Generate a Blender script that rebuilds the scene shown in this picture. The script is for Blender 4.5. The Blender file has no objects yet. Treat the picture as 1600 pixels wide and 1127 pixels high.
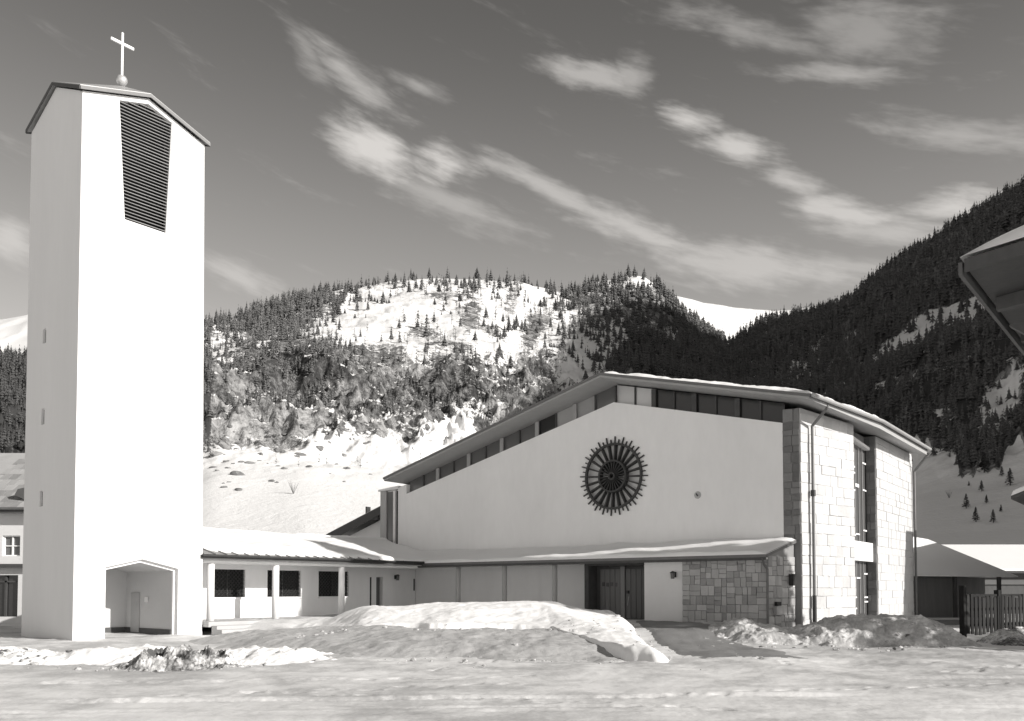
import bpy, bmesh, math, random
import numpy as np
from mathutils import Vector, Matrix
from mathutils.geometry import tessellate_polygon
random.seed(7); rng = np.random.default_rng(11)
S = bpy.context.scene
COL = S.collection
R = math.radians

# ------------------------------------------------------------------ camera
F, CX, PY, TH = 1332., 800., 872., R(2.06)          # focal length and principal point in photo pixels (1600 x 1127)
EYE = np.array([0, 0, 1.7])
FW = np.array([0, math.cos(TH), math.sin(TH)]); UP = np.array([0, -math.sin(TH), math.cos(TH)])
cd = bpy.data.cameras.new('camera'); cam = bpy.data.objects.new('camera', cd); COL.objects.link(cam)
cam.location = EYE; cam.rotation_euler = (R(90) + TH, 0, 0)
cd.sensor_width = 36; cd.lens = 36 * F / 1600; cd.shift_y = (PY - 563.5) / 1600
cd.clip_start = .1; cd.clip_end = 12000
S.camera = cam
S.render.resolution_x, S.render.resolution_y = 1024, 721

# ------------------------------------------------------------------ light
EA = np.array([.635, .7725, 0]); EA /= np.linalg.norm(EA); EB = np.array([-EA[1], EA[0], 0]); EZ = np.array([0, 0, 1.])
SUN_EL, SUN_T = R(22), R(10)
sh = -EB * math.cos(SUN_T) + EA * math.sin(SUN_T)     # horizontal direction towards the sun
SUN = sh * math.cos(SUN_EL) + EZ * math.sin(SUN_EL)
TINT = (1, .962, .92)                                 # warm tone of the old print
ld = bpy.data.lights.new('sun', 'SUN'); lo = bpy.data.objects.new('sun', ld); COL.objects.link(lo)
ld.energy = 4.9; ld.angle = R(.55); ld.color = (1, .966, .925)
lo.rotation_euler = Vector(-SUN).to_track_quat('-Z', 'Y').to_euler(); lo.location = (60, -40, 60)
S.view_settings.view_transform = 'Standard'; S.view_settings.look = 'None'
S.view_settings.exposure = .18; S.view_settings.gamma = 1

def ray(x, y):
    d = FW * F + np.array([1, 0, 0]) * (x - CX) + UP * (PY - y); return d / d[1]
def at_depth(x, y, Y): return EYE + ray(x, y) * Y
def at_z(x, y, z): d = ray(x, y); return EYE + d * ((z - 1.7) / d[2])
def on_plane(x, y, p, n): d = ray(x, y); return EYE + d * (np.dot(np.asarray(p) - EYE, n) / np.dot(d, n))

W = bpy.data.worlds.new('World'); S.world = W; W.use_nodes = True
nt = W.node_tree; nt.nodes.clear()
class NB:                                             # tiny node helper
    def __init__(s, t): s.t = t
    def n(s, typ, **k):
        o = s.t.nodes.new(typ)
        for a, v in k.items(): setattr(o, a, v)
        return o
    def put(s, sock, v):
        if hasattr(v, 'links') or isinstance(v, bpy.types.NodeSocket): s.t.links.new(v, sock)
        else: sock.default_value = v
    def m(s, op, a, b=None, c=None, clamp=False):
        o = s.n('ShaderNodeMath', operation=op); o.use_clamp = clamp
        for i, v in enumerate((a, b, c)):
            if v is not None: s.put(o.inputs[i], v)
        return o.outputs[0]
    def ss(s, v, lo, hi, a=0., b=1.):
        o = s.n('ShaderNodeMapRange', interpolation_type='SMOOTHSTEP'); s.put(o.inputs[0], v)
        for i, q in enumerate((lo, hi, a, b)): s.put(o.inputs[i + 1], q)
        return o.outputs[0]
    def noise(s, vec, scale, detail=4., rough=.55, dist=0.):
        o = s.n('ShaderNodeTexNoise'); s.put(o.inputs['Vector'], vec); o.inputs['Scale'].default_value = scale
        o.inputs['Detail'].default_value = detail; o.inputs['Roughness'].default_value = rough; o.inputs['Distortion'].default_value = dist
        return o.outputs['Fac']
    def mix(s, f, a, b):
        o = s.n('ShaderNodeMix', data_type='RGBA'); s.put(o.inputs['Factor'], f); s.put(o.inputs['A'], a) if 0 else None
        s.put(o.inputs[6], a); s.put(o.inputs[7], b); return o.outputs[2]
    def comb(s, x, y, z):
        o = s.n('ShaderNodeCombineXYZ'); [s.put(o.inputs[i], v) for i, v in enumerate((x, y, z))]; return o.outputs[0]
w = NB(nt)
sky = w.n('ShaderNodeTexSky', sky_type='NISHITA', sun_disc=False)
sky.sun_elevation = SUN_EL; sky.sun_rotation = math.atan2(SUN[0], SUN[1]); sky.altitude = 1400; sky.air_density = 1.0; sky.dust_density = 1.6
sep = w.n('ShaderNodeSeparateColor'); nt.links.new(sky.outputs[0], sep.inputs[0])
skyv = w.m('ADD', w.m('MULTIPLY', sep.outputs[0], .62), w.m('MULTIPLY', sep.outputs[1], .38))   # orange-filter black-and-white film
tc = w.n('ShaderNodeTexCoord'); sx = w.n('ShaderNodeSeparateXYZ'); nt.links.new(tc.outputs['Generated'], sx.inputs[0])
az = w.m('ARCTAN2', sx.outputs[0], sx.outputs[1]); el = w.m('ARCSINE', sx.outputs[2])
q = w.comb(az, el, 0.)
rot = w.n('ShaderNodeVectorRotate', rotation_type='Z_AXIS'); nt.links.new(q, rot.inputs['Vector']); rot.inputs['Angle'].default_value = R(16)
st = w.n('ShaderNodeVectorMath', operation='MULTIPLY'); nt.links.new(rot.outputs[0], st.inputs[0]); st.inputs[1].default_value = (1, 4.6, 1)
n1 = w.noise(st.outputs[0], 7., 5., .6, .5); n2 = w.noise(st.outputs[0], 24., 3., .6); n3 = w.noise(q, 11., 3., .6, .3)
warp = w.m('ADD', w.m('MULTIPLY', w.m('SUBTRACT', n1, .5), 1.7), w.m('ADD', w.m('MULTIPLY', w.m('SUBTRACT', n2, .5), .95), w.m('MULTIPLY', w.m('SUBTRACT', n3, .5), 1.1)))
def ae(x, y):
    d = ray(x, y); return math.atan2(d[0], d[1]), math.atan2(d[2], math.hypot(d[0], d[1]))
clouds = [(545,112,120,25,26,.56),(480,78,55,22,42,.34),(655,136,60,14,14,.40),(925,118,100,24,14,.55),(985,120,36,30,0,.45),
 (590,240,90,40,22,.92),(690,262,66,38,10,.95),(690,312,170,30,18,.40),(860,298,150,18,24,.56),(1000,362,190,26,19,.62),(1170,412,230,36,12,.55),
 (1072,188,58,22,18,.85),(1150,235,80,20,18,.78),(1235,285,62,20,22,.62),(1320,332,120,22,18,.72),(1485,322,70,24,4,.75),(1410,362,130,28,14,.5),
 (1150,45,160,24,18,.34),(1370,50,120,46,10,.32),(1330,118,140,16,12,.46),(1500,212,140,24,19,.40),(370,432,80,22,18,.50),(15,372,40,40,10,.62),(1330,415,160,16,12,.35)]
acc = None
for (x, y, rx, ry, an, v) in clouds:
    a0, e0 = ae(x, y); rx /= F; ry /= F; c, s_ = math.cos(R(an)), math.sin(R(an))
    dx = w.m('SUBTRACT', az, a0); dy = w.m('SUBTRACT', el, e0)
    p = w.m('MULTIPLY_ADD', dx, c / rx, w.m('MULTIPLY', dy, -s_ / rx)); o = w.m('MULTIPLY_ADD', dx, s_ / ry, w.m('MULTIPLY', dy, c / ry))
    d = w.m('SQRT', w.m('MULTIPLY_ADD', p, p, w.m('MULTIPLY', o, o)))
    k = w.ss(w.m('ADD', d, warp), 1.12, -.02, 0., v * .93)
    acc = k if acc is None else w.m('MAXIMUM', acc, k)
wisp = w.ss(w.m('ADD', n1, w.m('MULTIPLY', w.m('SUBTRACT', n2, .5), .4)), .58, 1.0, 0., .30)         # thin cirrus all round the sky
acc = w.m('MAXIMUM', acc, wisp)
acc = w.m('MULTIPLY', acc, w.ss(sx.outputs[2], -.02, .08))
skyc = w.m('ADD', skyv, w.ss(el, .64, .10, 0., 2.0))                                                      # pale winter haze towards the horizon
val = w.m('MULTIPLY_ADD', acc, w.m('SUBTRACT', 6.0, skyc), skyc)
cc = w.n('ShaderNodeVectorMath', operation='SCALE'); cc.inputs[0].default_value = TINT; nt.links.new(val, cc.inputs['Scale'])
bg = w.n('ShaderNodeBackground'); nt.links.new(cc.outputs[0], bg.inputs[0]); bg.inputs[1].default_value = .114
W.cycles.sampling_method = 'MANUAL'; W.cycles.sample_map_resolution = 512
wo = w.n('ShaderNodeOutputWorld'); nt.links.new(bg.outputs[0], wo.inputs[0])

# ------------------------------------------------------------------ noise in numpy
def _h(ix, iy, seed):
    n = (ix.astype(np.int64) * 374761393 + iy.astype(np.int64) * 668265263 + seed * 144665) & 0xffffffff
    n = ((n ^ (n >> 13)) * 1274126177) & 0xffffffff
    return ((n ^ (n >> 16)) & 0xffff) / 65535.
def vnoise(x, y, seed=0):
    x = np.asarray(x, float); y = np.asarray(y, float)
    ix, iy = np.floor(x), np.floor(y); fx, fy = x - ix, y - iy
    fx = fx * fx * fx * (fx * (fx * 6 - 15) + 10); fy = fy * fy * fy * (fy * (fy * 6 - 15) + 10)
    a, b, c, d = _h(ix, iy, seed), _h(ix + 1, iy, seed), _h(ix, iy + 1, seed), _h(ix + 1, iy + 1, seed)
    return (a + (b - a) * fx) * (1 - fy) + (c + (d - c) * fx) * fy - .5
def fbm(x, y, oct=5, seed=0, gain=.5):
    t = 0; a = 1.; f = 1.
    for i in range(oct):
        cs, sn = math.cos(i * 1.3), math.sin(i * 1.3)
        t = t + a * vnoise((x * cs - y * sn) * f + 17.3 * i, (x * sn + y * cs) * f - 9.1 * i, seed + i); a *= gain; f *= 2.03
    return t
def ridged(x, y, oct=5, seed=0):
    t = 0; a = 1.; f = 1.
    for i in range(oct):
        cs, sn = math.cos(i * 2.1), math.sin(i * 2.1)
        t = t + a * (.5 - np.abs(2 * vnoise((x * cs - y * sn) * f + 7 * i, (x * sn + y * cs) * f, seed + i))); a *= .55; f *= 2.1
    return t
def sst(x, a, b): t = np.clip((x - a) / (b - a), 0, 1); return t * t * (3 - 2 * t)

# ------------------------------------------------------------------ materials (greys: the photograph is black and white)
MATS = {}
def mat(name, g, rough=.8, var=.12, scale=1.5, bump=0., bscale=30., rand=0., metal=0., spec=.3, stretch=None):
    m = bpy.data.materials.new(name); m.use_nodes = True; t = m.node_tree; b = NB(t); P = t.nodes['Principled BSDF']
    geo = b.n('ShaderNodeNewGeometry'); pos = geo.outputs['Position']
    if stretch:
        sv = b.n('ShaderNodeVectorMath', operation='MULTIPLY'); t.links.new(pos, sv.inputs[0]); sv.inputs[1].default_value = stretch; pos = sv.outputs[0]
    f = b.noise(pos, scale, 6., .6)
    f2 = b.noise(pos, scale * 9, 3., .6)
    v = b.m('ADD', b.m('MULTIPLY', b.m('SUBTRACT', f, .5), 2 * var), b.m('MULTIPLY', b.m('SUBTRACT', f2, .5), var))
    if rand:
        oi = b.n('ShaderNodeObjectInfo'); v = b.m('ADD', v, b.m('MULTIPLY', b.m('SUBTRACT', oi.outputs['Random'], .5), 2 * rand))
    gv = b.m('MULTIPLY', b.m('ADD', v, 1.), g, clamp=True)
    c = b.comb(gv, gv, gv); t.links.new(c, P.inputs['Base Color'])
    P.inputs['Roughness'].default_value = rough; P.inputs['Metallic'].default_value = metal; P.inputs['Specular IOR Level'].default_value = spec
    if bump:
        bn = b.n('ShaderNodeBump'); bn.inputs['Strength'].default_value = .6; bn.inputs['Distance'].default_value = bump
        t.links.new(b.noise(pos, bscale, 5., .65), bn.inputs['Height']); t.links.new(bn.outputs[0], P.inputs['Normal'])
    MATS[name] = m; return m
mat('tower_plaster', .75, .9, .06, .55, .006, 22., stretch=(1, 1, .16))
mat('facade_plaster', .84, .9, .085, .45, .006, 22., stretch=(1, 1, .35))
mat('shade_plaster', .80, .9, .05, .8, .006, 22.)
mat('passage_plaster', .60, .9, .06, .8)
mat('trim_white', .82, .7, .03, 2.)
mat('stone', .41, .85, .18, 2.6, .035, 7., rand=.26)
mat('shaded_stone', .19, .85, .18, 2.6, .035, 7., rand=.26)  # darker stone copy: shade on pier and window reveal put into the colour
mat('pale_stone', .55, .85, .18, 1.1, .03, 6., rand=.10)
mat('mortar', .26, .95, .1, 4., .01, 40.)
mat('pale_mortar', .52, .95, .1, 4., .01, 40.)
mat('soffit_wood', .36, .7, .14, 3., .004, 20., stretch=(1, 1, 1))
mat('fascia_wood', .21, .7, .12, 3., .004, 20.)
mat('dark_wood', .075, .7, .25, 4., .006, 18., rand=.2)
mat('door_wood', .13, .55, .18, 3., .004, 14., rand=.2, stretch=(6, 6, .6))
mat('rose_wood', .05, .6, .2, 6., .004, 25.)
mat('sheet_metal', .40, .5, .16, 2., .004, 12., metal=.25)
mat('pipe_metal', .16, .45, .2, 3., metal=.3)
mat('dark_metal', .035, .5, .2, 4.)
mat('louvre_wood', .26, .7, .2, 5., rand=.15)
mat('dark_interior', .02, .9, .1, 1.)
mat('blind', .36, .8, .1, 2., rand=.1)
mat('curtain', .62, .9, .1, 2., rand=.12)
mat('concrete', .45, .85, .12, 1.5, .008, 25.)
mat('snow', .86, .75, .03, .6, .03, 7., spec=.2)
mat('roof_snow', .87, .75, .02, .8, .015, 6., spec=.2)
mat('slate', .33, .6, .2, 2.2, .01, 12., rand=.25)
mat('old_wall', .66, .9, .08, .8, .01, 18.)
mat('weathered_wood', .10, .8, .3, 3., .01, 14., rand=.3, stretch=(1, 1, .25))
mat('pavilion_boards', .24, .8, .25, 3., .01, 14., stretch=(2, 2, .2))
mat('shaded_fence_wood', .02, .85, .3, 3., .01, 14., rand=.4)  # near-black so the colour stands in for shade on the fence
mat('conifer', .12, .9, .5, .045, rand=.3, spec=.1)
mat('larch', .21, .95, .25, .25, rand=.25, spec=.1)
mat('trunk', .07, .9, .2, 3., .02, 12.)
mat('rock', .22, .9, .3, .5, .1, 3., rand=.25)
mat('path', .24, .8, .22, 1.2, .02, 16.)
mat('gold_ball', .62, .35, .05, 3., metal=.5)

def glass(name, g, rough=.08):
    m = bpy.data.materials.new(name); m.use_nodes = True; P = m.node_tree.nodes['Principled BSDF']
    P.inputs['Base Color'].default_value = (g, g, g, 1); P.inputs['Roughness'].default_value = rough; P.inputs['Specular IOR Level'].default_value = .6
    MATS[name] = m
glass('pane_dark', .03); glass('pane_grey', .12, .2); glass('pane_art', .10, .3); glass('pane_bright', .55, .25); glass('rose_glass', .72, .4)

def dirt_shade_snow(name, dirt_shade_at, dirt_shade_g, tracks=0., sc=.35, rough=.05, clean=.80):
    """snow with its own dirt, grit and wheel marks, and greys that stand for shade"""
    m = bpy.data.materials.new(name); m.use_nodes = True; t = m.node_tree; b = NB(t); P = t.nodes['Principled BSDF']
    geo = b.n('ShaderNodeNewGeometry'); pos = geo.outputs['Position']
    big = b.noise(pos, sc, 5., .6, .3); mid = b.noise(pos, sc * 6, 5., .65, .2); fine = b.noise(pos, 14., 5., .7)
    d = b.ss(b.m('ADD', b.m('MULTIPLY', big, .6), b.m('ADD', b.m('MULTIPLY', mid, .45), b.m('MULTIPLY', b.m('SUBTRACT', fine, .5), .22))), dirt_shade_at, dirt_shade_at + .22)
    if tracks:
        rt = b.n('ShaderNodeVectorRotate', rotation_type='Z_AXIS'); t.links.new(pos, rt.inputs['Vector']); rt.inputs['Angle'].default_value = R(7)
        sv = b.n('ShaderNodeVectorMath', operation='MULTIPLY'); t.links.new(rt.outputs[0], sv.inputs[0]); sv.inputs[1].default_value = (.16, 2.4, 1)
        tr = b.noise(sv.outputs[0], 1., 5., .6, .25); d = b.m('MAXIMUM', d, b.ss(tr, .50, .68, 0., tracks))
    g = b.m('MULTIPLY_ADD', d, dirt_shade_g - clean, clean); g = b.m('MULTIPLY', g, b.m('MULTIPLY_ADD', fine, .16, .92), clamp=True)
    t.links.new(b.comb(g, g, g), P.inputs['Base Color']); P.inputs['Roughness'].default_value = .75; P.inputs['Specular IOR Level'].default_value = .25
    bn = b.n('ShaderNodeBump'); bn.inputs['Strength'].default_value = .8; bn.inputs['Distance'].default_value = rough
    hh = b.m('ADD', b.noise(pos, 5., 6., .7), b.m('MULTIPLY', fine, .4)); t.links.new(hh, bn.inputs['Height']); t.links.new(bn.outputs[0], P.inputs['Normal'])
    MATS[name] = m
dirt_shade_snow('ground_snow', .43, .46, .30, .14, .016)
dirt_shade_snow('bank_snow', .85, .6, 0., .35, .012, .91)
dirt_shade_snow('pile_snow', .40, .38)
dirt_shade_snow('shade_grey_snow', .18, .46, 0., .35, .03)  # greyer snow: shade on the mound's front slope put into the colour
dirt_shade_snow('mud_shade_snow', .40, .10, 0., 1.1, .05)  # mud on the heaps; stands in for shade on the fence bank

def terrain_mat():
    m = bpy.data.materials.new('mountainside'); m.use_nodes = True; t = m.node_tree; b = NB(t); P = t.nodes['Principled BSDF']
    geo = b.n('ShaderNodeNewGeometry'); pos = geo.outputs['Position']
    at = b.n('ShaderNodeAttribute', attribute_name='cover'); sp = b.n('ShaderNodeSeparateColor'); t.links.new(at.outputs['Color'], sp.inputs[0])
    sv = b.n('ShaderNodeVectorMath', operation='MULTIPLY'); t.links.new(pos, sv.inputs[0]); sv.inputs[1].default_value = (1, 1, .45)
    nA = b.noise(pos, .035, 4., .65, .4); nB = b.noise(sv.outputs[0], .15, 6., .72, .5); nC = b.noise(pos, .7, 3., .7); nS = b.noise(sv.outputs[0], .075, 6., .75, .9)
    nrm = b.n('ShaderNodeSeparateXYZ'); t.links.new(geo.outputs['Normal'], nrm.inputs[0])
    steep = b.m('MULTIPLY', b.m('SUBTRACT', nrm.outputs[2], .80), 1.3)
    nz = b.m('ADD', b.m('MULTIPLY', b.m('SUBTRACT', nA, .5), .8), b.m('ADD', b.m('MULTIPLY', b.m('SUBTRACT', nB, .5), 1.5), b.m('MULTIPLY', b.m('SUBTRACT', nC, .5), .8)))
    snow = b.ss(b.m('ADD', b.m('ADD', sp.outputs[0], b.m('MULTIPLY', steep, b.ss(sp.outputs[0], 1.0, .7))), nz), .44, .56)
    rk = b.m('MULTIPLY', b.ss(b.m('ADD', nS, b.m('MULTIPLY', b.m('SUBTRACT', nC, .5), .35)), .34, .68, .05, .46), b.m('MULTIPLY_ADD', nB, .8, .6))
    scrub = b.ss(b.m('ADD', sp.outputs[1], nz), .40, .60)
    rk = b.m('MULTIPLY_ADD', scrub, b.m('SUBTRACT', .055, rk), rk, clamp=True)
    g = b.m('MULTIPLY_ADD', snow, b.m('SUBTRACT', .86, rk), rk, clamp=True)
    t.links.new(b.comb(g, g, g), P.inputs['Base Color']); P.inputs['Roughness'].default_value = .85; P.inputs['Specular IOR Level'].default_value = .1
    bn = b.n('ShaderNodeBump'); bn.inputs['Strength'].default_value = .7; bn.inputs['Distance'].default_value = 2.2
    hs = b.m('MULTIPLY', b.m('ADD', nB, b.m('MULTIPLY', nC, .5)), b.m('MULTIPLY_ADD', snow, -.8, 1.)); t.links.new(hs, bn.inputs['Height']); t.links.new(bn.outputs[0], P.inputs['Normal'])
    MATS['mountainside'] = m
terrain_mat()

# ------------------------------------------------------------------ building helpers
ORG = {}
class MB:
    def __init__(s): s.v = []; s.f = []
    def add(s, vs, fs):
        o = len(s.v); s.v += [tuple(map(float, p)) for p in vs]; s.f += [tuple(i + o for i in f) for f in fs]; return s
    def quad(s, *p): return s.add(p, [tuple(range(len(p)))])
    def box(s, o, x, y, z):                            # corner + three edge vectors
        o, x, y, z = map(lambda q: np.asarray(q, float), (o, x, y, z))
        return s.add([o, o + x, o + x + y, o + y, o + z, o + x + z, o + x + y + z, o + y + z],
                     [(0, 3, 2, 1), (4, 5, 6, 7), (0, 1, 5, 4), (1, 2, 6, 5), (2, 3, 7, 6), (3, 0, 4, 7)])
    def cbox(s, c, x, y, z): c, x, y, z = map(np.asarray, (c, x, y, z)); return s.box(c - x / 2 - y / 2 - z / 2, x, y, z)
    def prism(s, poly, ext):
        n = len(poly); poly = [np.asarray(p, float) for p in poly]; ext = np.asarray(ext, float)
        return s.add(poly + [p + ext for p in poly], [tuple(range(n))[::-1], tuple(range(n, 2 * n))] + [(i, (i + 1) % n, n + (i + 1) % n, n + i) for i in range(n)])
    def tube(s, p0, p1, r0, r1=None, n=12, cap=True):
        r1 = r0 if r1 is None else r1; p0, p1 = np.asarray(p0, float), np.asarray(p1, float); d = p1 - p0; d = d / np.linalg.norm(d)
        a = np.cross(d, EZ if abs(d[2]) < .9 else np.array([1., 0, 0])); a /= np.linalg.norm(a); b = np.cross(d, a)
        vs = []
        for p, r in ((p0, r0), (p1, r1)): vs += [p + r * (a * math.cos(2 * math.pi * i / n) + b * math.sin(2 * math.pi * i / n)) for i in range(n)]
        fs = [(i, (i + 1) % n, n + (i + 1) % n, n + i) for i in range(n)]
        if cap: fs += [tuple(range(n))[::-1], tuple(range(n, 2 * n))]
        return s.add(vs, fs)
    def holed(s, loops, fn, d0, d1):                   # slab with holes: 2-D loops, fn(p, depth) -> 3-D
        tri = tessellate_polygon([[Vector((p[0], p[1], 0)) for p in l] for l in loops]); fl = [p for l in loops for p in l]
        for d in (d0, d1): s.add([fn(p, d) for p in fl], [tuple(t) for t in tri])
        for l in loops:
            n = len(l); s.add([fn(p, d0) for p in l] + [fn(p, d1) for p in l], [(i, (i + 1) % n, n + (i + 1) % n, n + i) for i in range(n)])
        return s
    def build(s, name, m, parent=None, smooth=False, bevel=0.):
        v = np.array(s.v); o = np.array([(v[:, 0].min() + v[:, 0].max()) / 2, (v[:, 1].min() + v[:, 1].max()) / 2, v[:, 2].min()])
        me = bpy.data.meshes.new(name); me.from_pydata((v - o).tolist(), [], s.f); me.update()
        bm = bmesh.new(); bm.from_mesh(me); bmesh.ops.remove_doubles(bm, verts=bm.verts, dist=1e-4)
        bmesh.ops.recalc_face_normals(bm, faces=bm.faces)
        if bevel: bmesh.ops.bevel(bm, geom=list(bm.edges), offset=bevel, segments=2, affect='EDGES', profile=.6)
        bm.to_mesh(me); bm.free()
        if smooth:
            for p in me.polygons: p.use_smooth = True
        return link(name, me, m, parent, o)
def link(name, me, m, parent, o, rz=0., sc=None):
    if m and not me.materials: me.materials.append(MATS[m])
    ob = bpy.data.objects.new(name, me); COL.objects.link(ob)
    if parent: ob.parent = parent; ob.location = np.asarray(o) - ORG[parent]
    else: ob.location = o
    if rz: ob.rotation_euler[2] = rz
    if sc is not None: ob.scale = sc
    ORG[ob] = np.asarray(o, float); return ob
def thing(name, label, cat, loc, group=None):
    e = bpy.data.objects.new(name, None); COL.objects.link(e); e.location = loc; e.empty_display_size = .3; ORG[e] = np.asarray(loc, float); return tag(e, label, cat, group)
def tag(o, label=None, cat=None, group=None, kind=None):
    for k, v in (('label', label), ('category', cat), ('group', group), ('kind', kind)):
        if v: o[k] = v
    return o

C0 = np.array([10.52, 31., 0.])
def L(a, b, z): return C0 + EA * a + EB * b + EZ * z    # church frame: a away along the nave, b leftwards along the front
def fac(x, y, a=0.): p = on_plane(x, y, L(a, 0, 0), EA) - C0; return p @ EB, p[2]
def wing(x, y, b): p = on_plane(x, y, L(0, b, 0), EB) - C0; return p @ EA, p[2]

UNIT = {}
def unit_stone(seed):
    if seed not in UNIT:
        bm = bmesh.new(); bmesh.ops.create_cube(bm, size=1.); rr = random.Random(seed)
        for v in bm.verts:
            v.co.x += rr.uniform(-.022, .022); v.co.z += rr.uniform(-.03, .03)
        bmesh.ops.bevel(bm, geom=list(bm.edges), offset=.03, segments=1, affect='EDGES')
        me = bpy.data.meshes.new('stone'); bm.to_mesh(me); bm.free(); UNIT[seed] = me
    return UNIT[seed]
def stones(parent, p0, ux, w_, h_, nrm, m, rects, depth=.12, gap=.018, name='stone', clip=None):
    """one object per stone on the wall that starts at p0 and runs along ux; nrm points outwards"""
    rz = math.atan2(ux[1], ux[0])
    for i, (x0, x1, z0, z1) in enumerate(rects):
        proud = random.uniform(.0, .03)
        c = p0 + ux * ((x0 + x1) / 2) + EZ * ((z0 + z1) / 2) + nrm * (proud - depth / 2 + .02)
        base = unit_stone(random.randrange(6)); key = (base.name, m)
        me = UNIT.get(key)
        if me is None: me = base.copy(); me.materials.append(MATS[m]); UNIT[key] = me
        link(name, me, None, parent, c, rz, (x1 - x0 - gap, depth, z1 - z0 - gap))
def courses(w_, h_, hmin, hmax, wmin, wmax):
    out = []; z = 0.
    while z < h_ - .05:
        hh = min(random.uniform(hmin, hmax), h_ - z)
        if h_ - z - hh < hmin * .6: hh = h_ - z
        x = 0.
        while x < w_ - .02:
            ww = random.uniform(wmin, wmax)
            if w_ - x - ww < wmin * .7: ww = w_ - x
            out.append((x, x + ww, z, z + hh)); x += ww
        z += hh
    return out
def quarry(x0, x1, z0, z1, amax):
    w_, h_ = x1 - x0, z1 - z0
    if w_ * h_ < amax * random.uniform(.55, 1.5) and w_ < .72 and h_ < .5: return [(x0, x1, z0, z1)]
    t = random.uniform(.38, .62)
    if w_ > h_ * 1.15: xm = x0 + w_ * t; return quarry(x0, xm, z0, z1, amax) + quarry(xm, x1, z0, z1, amax)
    zm = z0 + h_ * t; return quarry(x0, x1, z0, zm, amax) + quarry(x0, x1, zm, z1, amax)

# ------------------------------------------------------------------ ground
def nave_ab(x, y): dx, dy = x - C0[0], y - C0[1]; return dx * EA[0] + dy * EA[1], dx * EB[0] + dy * EB[1]
def ground_z(x, y):
    a, b = nave_ab(x, y)
    up = .46 * sst(a, -9.5, -2.6) * sst(b, -1.5, 2.) * (1 - sst(b, 24, 30)) * (1 - sst(a, 4, 14))
    wing_ = .46 * sst(b, 12.5, 17.2) * sst(a, -13.6, -11.) * (1 - sst(b, 26, 32)) * (1 - sst(a, 4, 14))
    z = np.maximum(up, wing_) - .12 * sst(x, 11, 20)
    return z
_fr = np.random.default_rng(77); PRINTS = []
for x0, y0, an, n in [(-9.5, 15.2, 8, 17), (-2.0, 17.6, 62, 9), (1.5, 13.4, 14, 16), (6.2, 19.0, 100, 10), (3.0, 12.2, 165, 13), (-6.5, 13.0, 20, 12), (9, 17.5, 30, 12)]:
    for i in range(n): PRINTS.append((x0 + .62 * i * math.cos(R(an)) + .11 * (-1) ** i * -math.sin(R(an)) + _fr.normal(0, .03), y0 + .62 * i * math.sin(R(an)) + .11 * (-1) ** i * math.cos(R(an)) + _fr.normal(0, .03), R(an)))
def ground_full(x, y):
    rough = .25 + .75 * sst(y, 14, 21)
    v = y * math.cos(R(4)) - x * math.sin(R(4)) + .25 * fbm(x * .12, x * 0, 2, 14); rut = 0
    for c_, wd in ((11.8, .12), (12.2, .09), (13.3, .13), (15.9, .14)): rut = rut - .035 * np.exp(-((v - c_) / wd) ** 2) + .016 * np.exp(-((v - c_ - 1.9 * wd) / wd) ** 2)
    rut = rut * 1.3 * sst(fbm(x * .22, y * .3, 3, 15), -.12, .25) * (1 + .12 * np.sin(x * 38. + 6 * fbm(x * .7, y * .7, 2, 16))) + .012 * fbm(x * .16 + y * .02, y * 3.2 - x * .29, 4, 3)
    z = ground_z(x, y) + rough * (.10 * fbm(x * .5, y * .5, 5, 21) + .014 * ridged(x * 1.7, y * 1.7, 4, 5) + .014 * fbm(x * 4, y * 4, 3, 22)) + rut + .006 * fbm(x * 9, y * 9, 3, 9)
    for px_, py_, an in PRINTS:
        m = (np.abs(x - px_) < .5) & (np.abs(y - py_) < .5)
        if m.any():
            dx, dy = x[m] - px_, y[m] - py_; p = (dx * math.cos(an) + dy * math.sin(an)) / .17; q = (-dx * math.sin(an) + dy * math.cos(an)) / .075; e = p * p + q * q
            z[m] = z[m] - .04 * np.exp(-e ** 2) + .014 * np.exp(-(np.sqrt(e) - 1.5) ** 2 * 6)
    return z
def grid_mesh(name, X, Y, Z, keep=None, cover=None):
    nr, nc = X.shape; v = np.stack([X, Y, Z], -1).reshape(-1, 3)
    i = (np.arange(nr - 1)[:, None] * nc + np.arange(nc - 1)[None]).reshape(-1)
    fs = np.stack([i, i + 1, i + nc + 1, i + nc], -1)
    if keep is not None:
        k = keep.reshape(-1); fs = fs[k[fs].any(1)]
        us = np.unique(fs); mp = -np.ones(len(v), int); mp[us] = np.arange(len(us)); v = v[us]; fs = mp[fs]
    me = bpy.data.meshes.new(name); nf = len(fs)
    me.vertices.add(len(v)); me.vertices.foreach_set('co', v.astype(np.float32).ravel())
    me.loops.add(nf * 4); me.loops.foreach_set('vertex_index', fs.astype(np.int32).ravel())
    me.polygons.add(nf); me.polygons.foreach_set('loop_start', (np.arange(nf) * 4).astype(np.int32)); me.polygons.foreach_set('loop_total', np.full(nf, 4, np.int32))
    me.polygons.foreach_set('use_smooth', np.ones(nf, bool))
    me.update(); me.validate()
    if cover is not None:
        at = me.color_attributes.new('cover', 'FLOAT_COLOR', 'POINT'); c = np.ones((len(v), 4), np.float32); c[:, :3] = cover.reshape(-1, 3); at.data.foreach_set('color', c.ravel())
    return me
def struct(name, me, m): o = link(name, me, m, None, (0, 0, 0)); return tag(o, kind='structure')
u = np.linspace(-1.15, 1.15, 760); yy = np.exp(np.linspace(math.log(7.5), math.log(105), 430))
Y, U = np.meshgrid(yy, u, indexing='ij'); X = U * Y
struct('ground', grid_mesh('ground', X, Y, ground_full(X, Y)), 'ground_snow')
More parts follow.
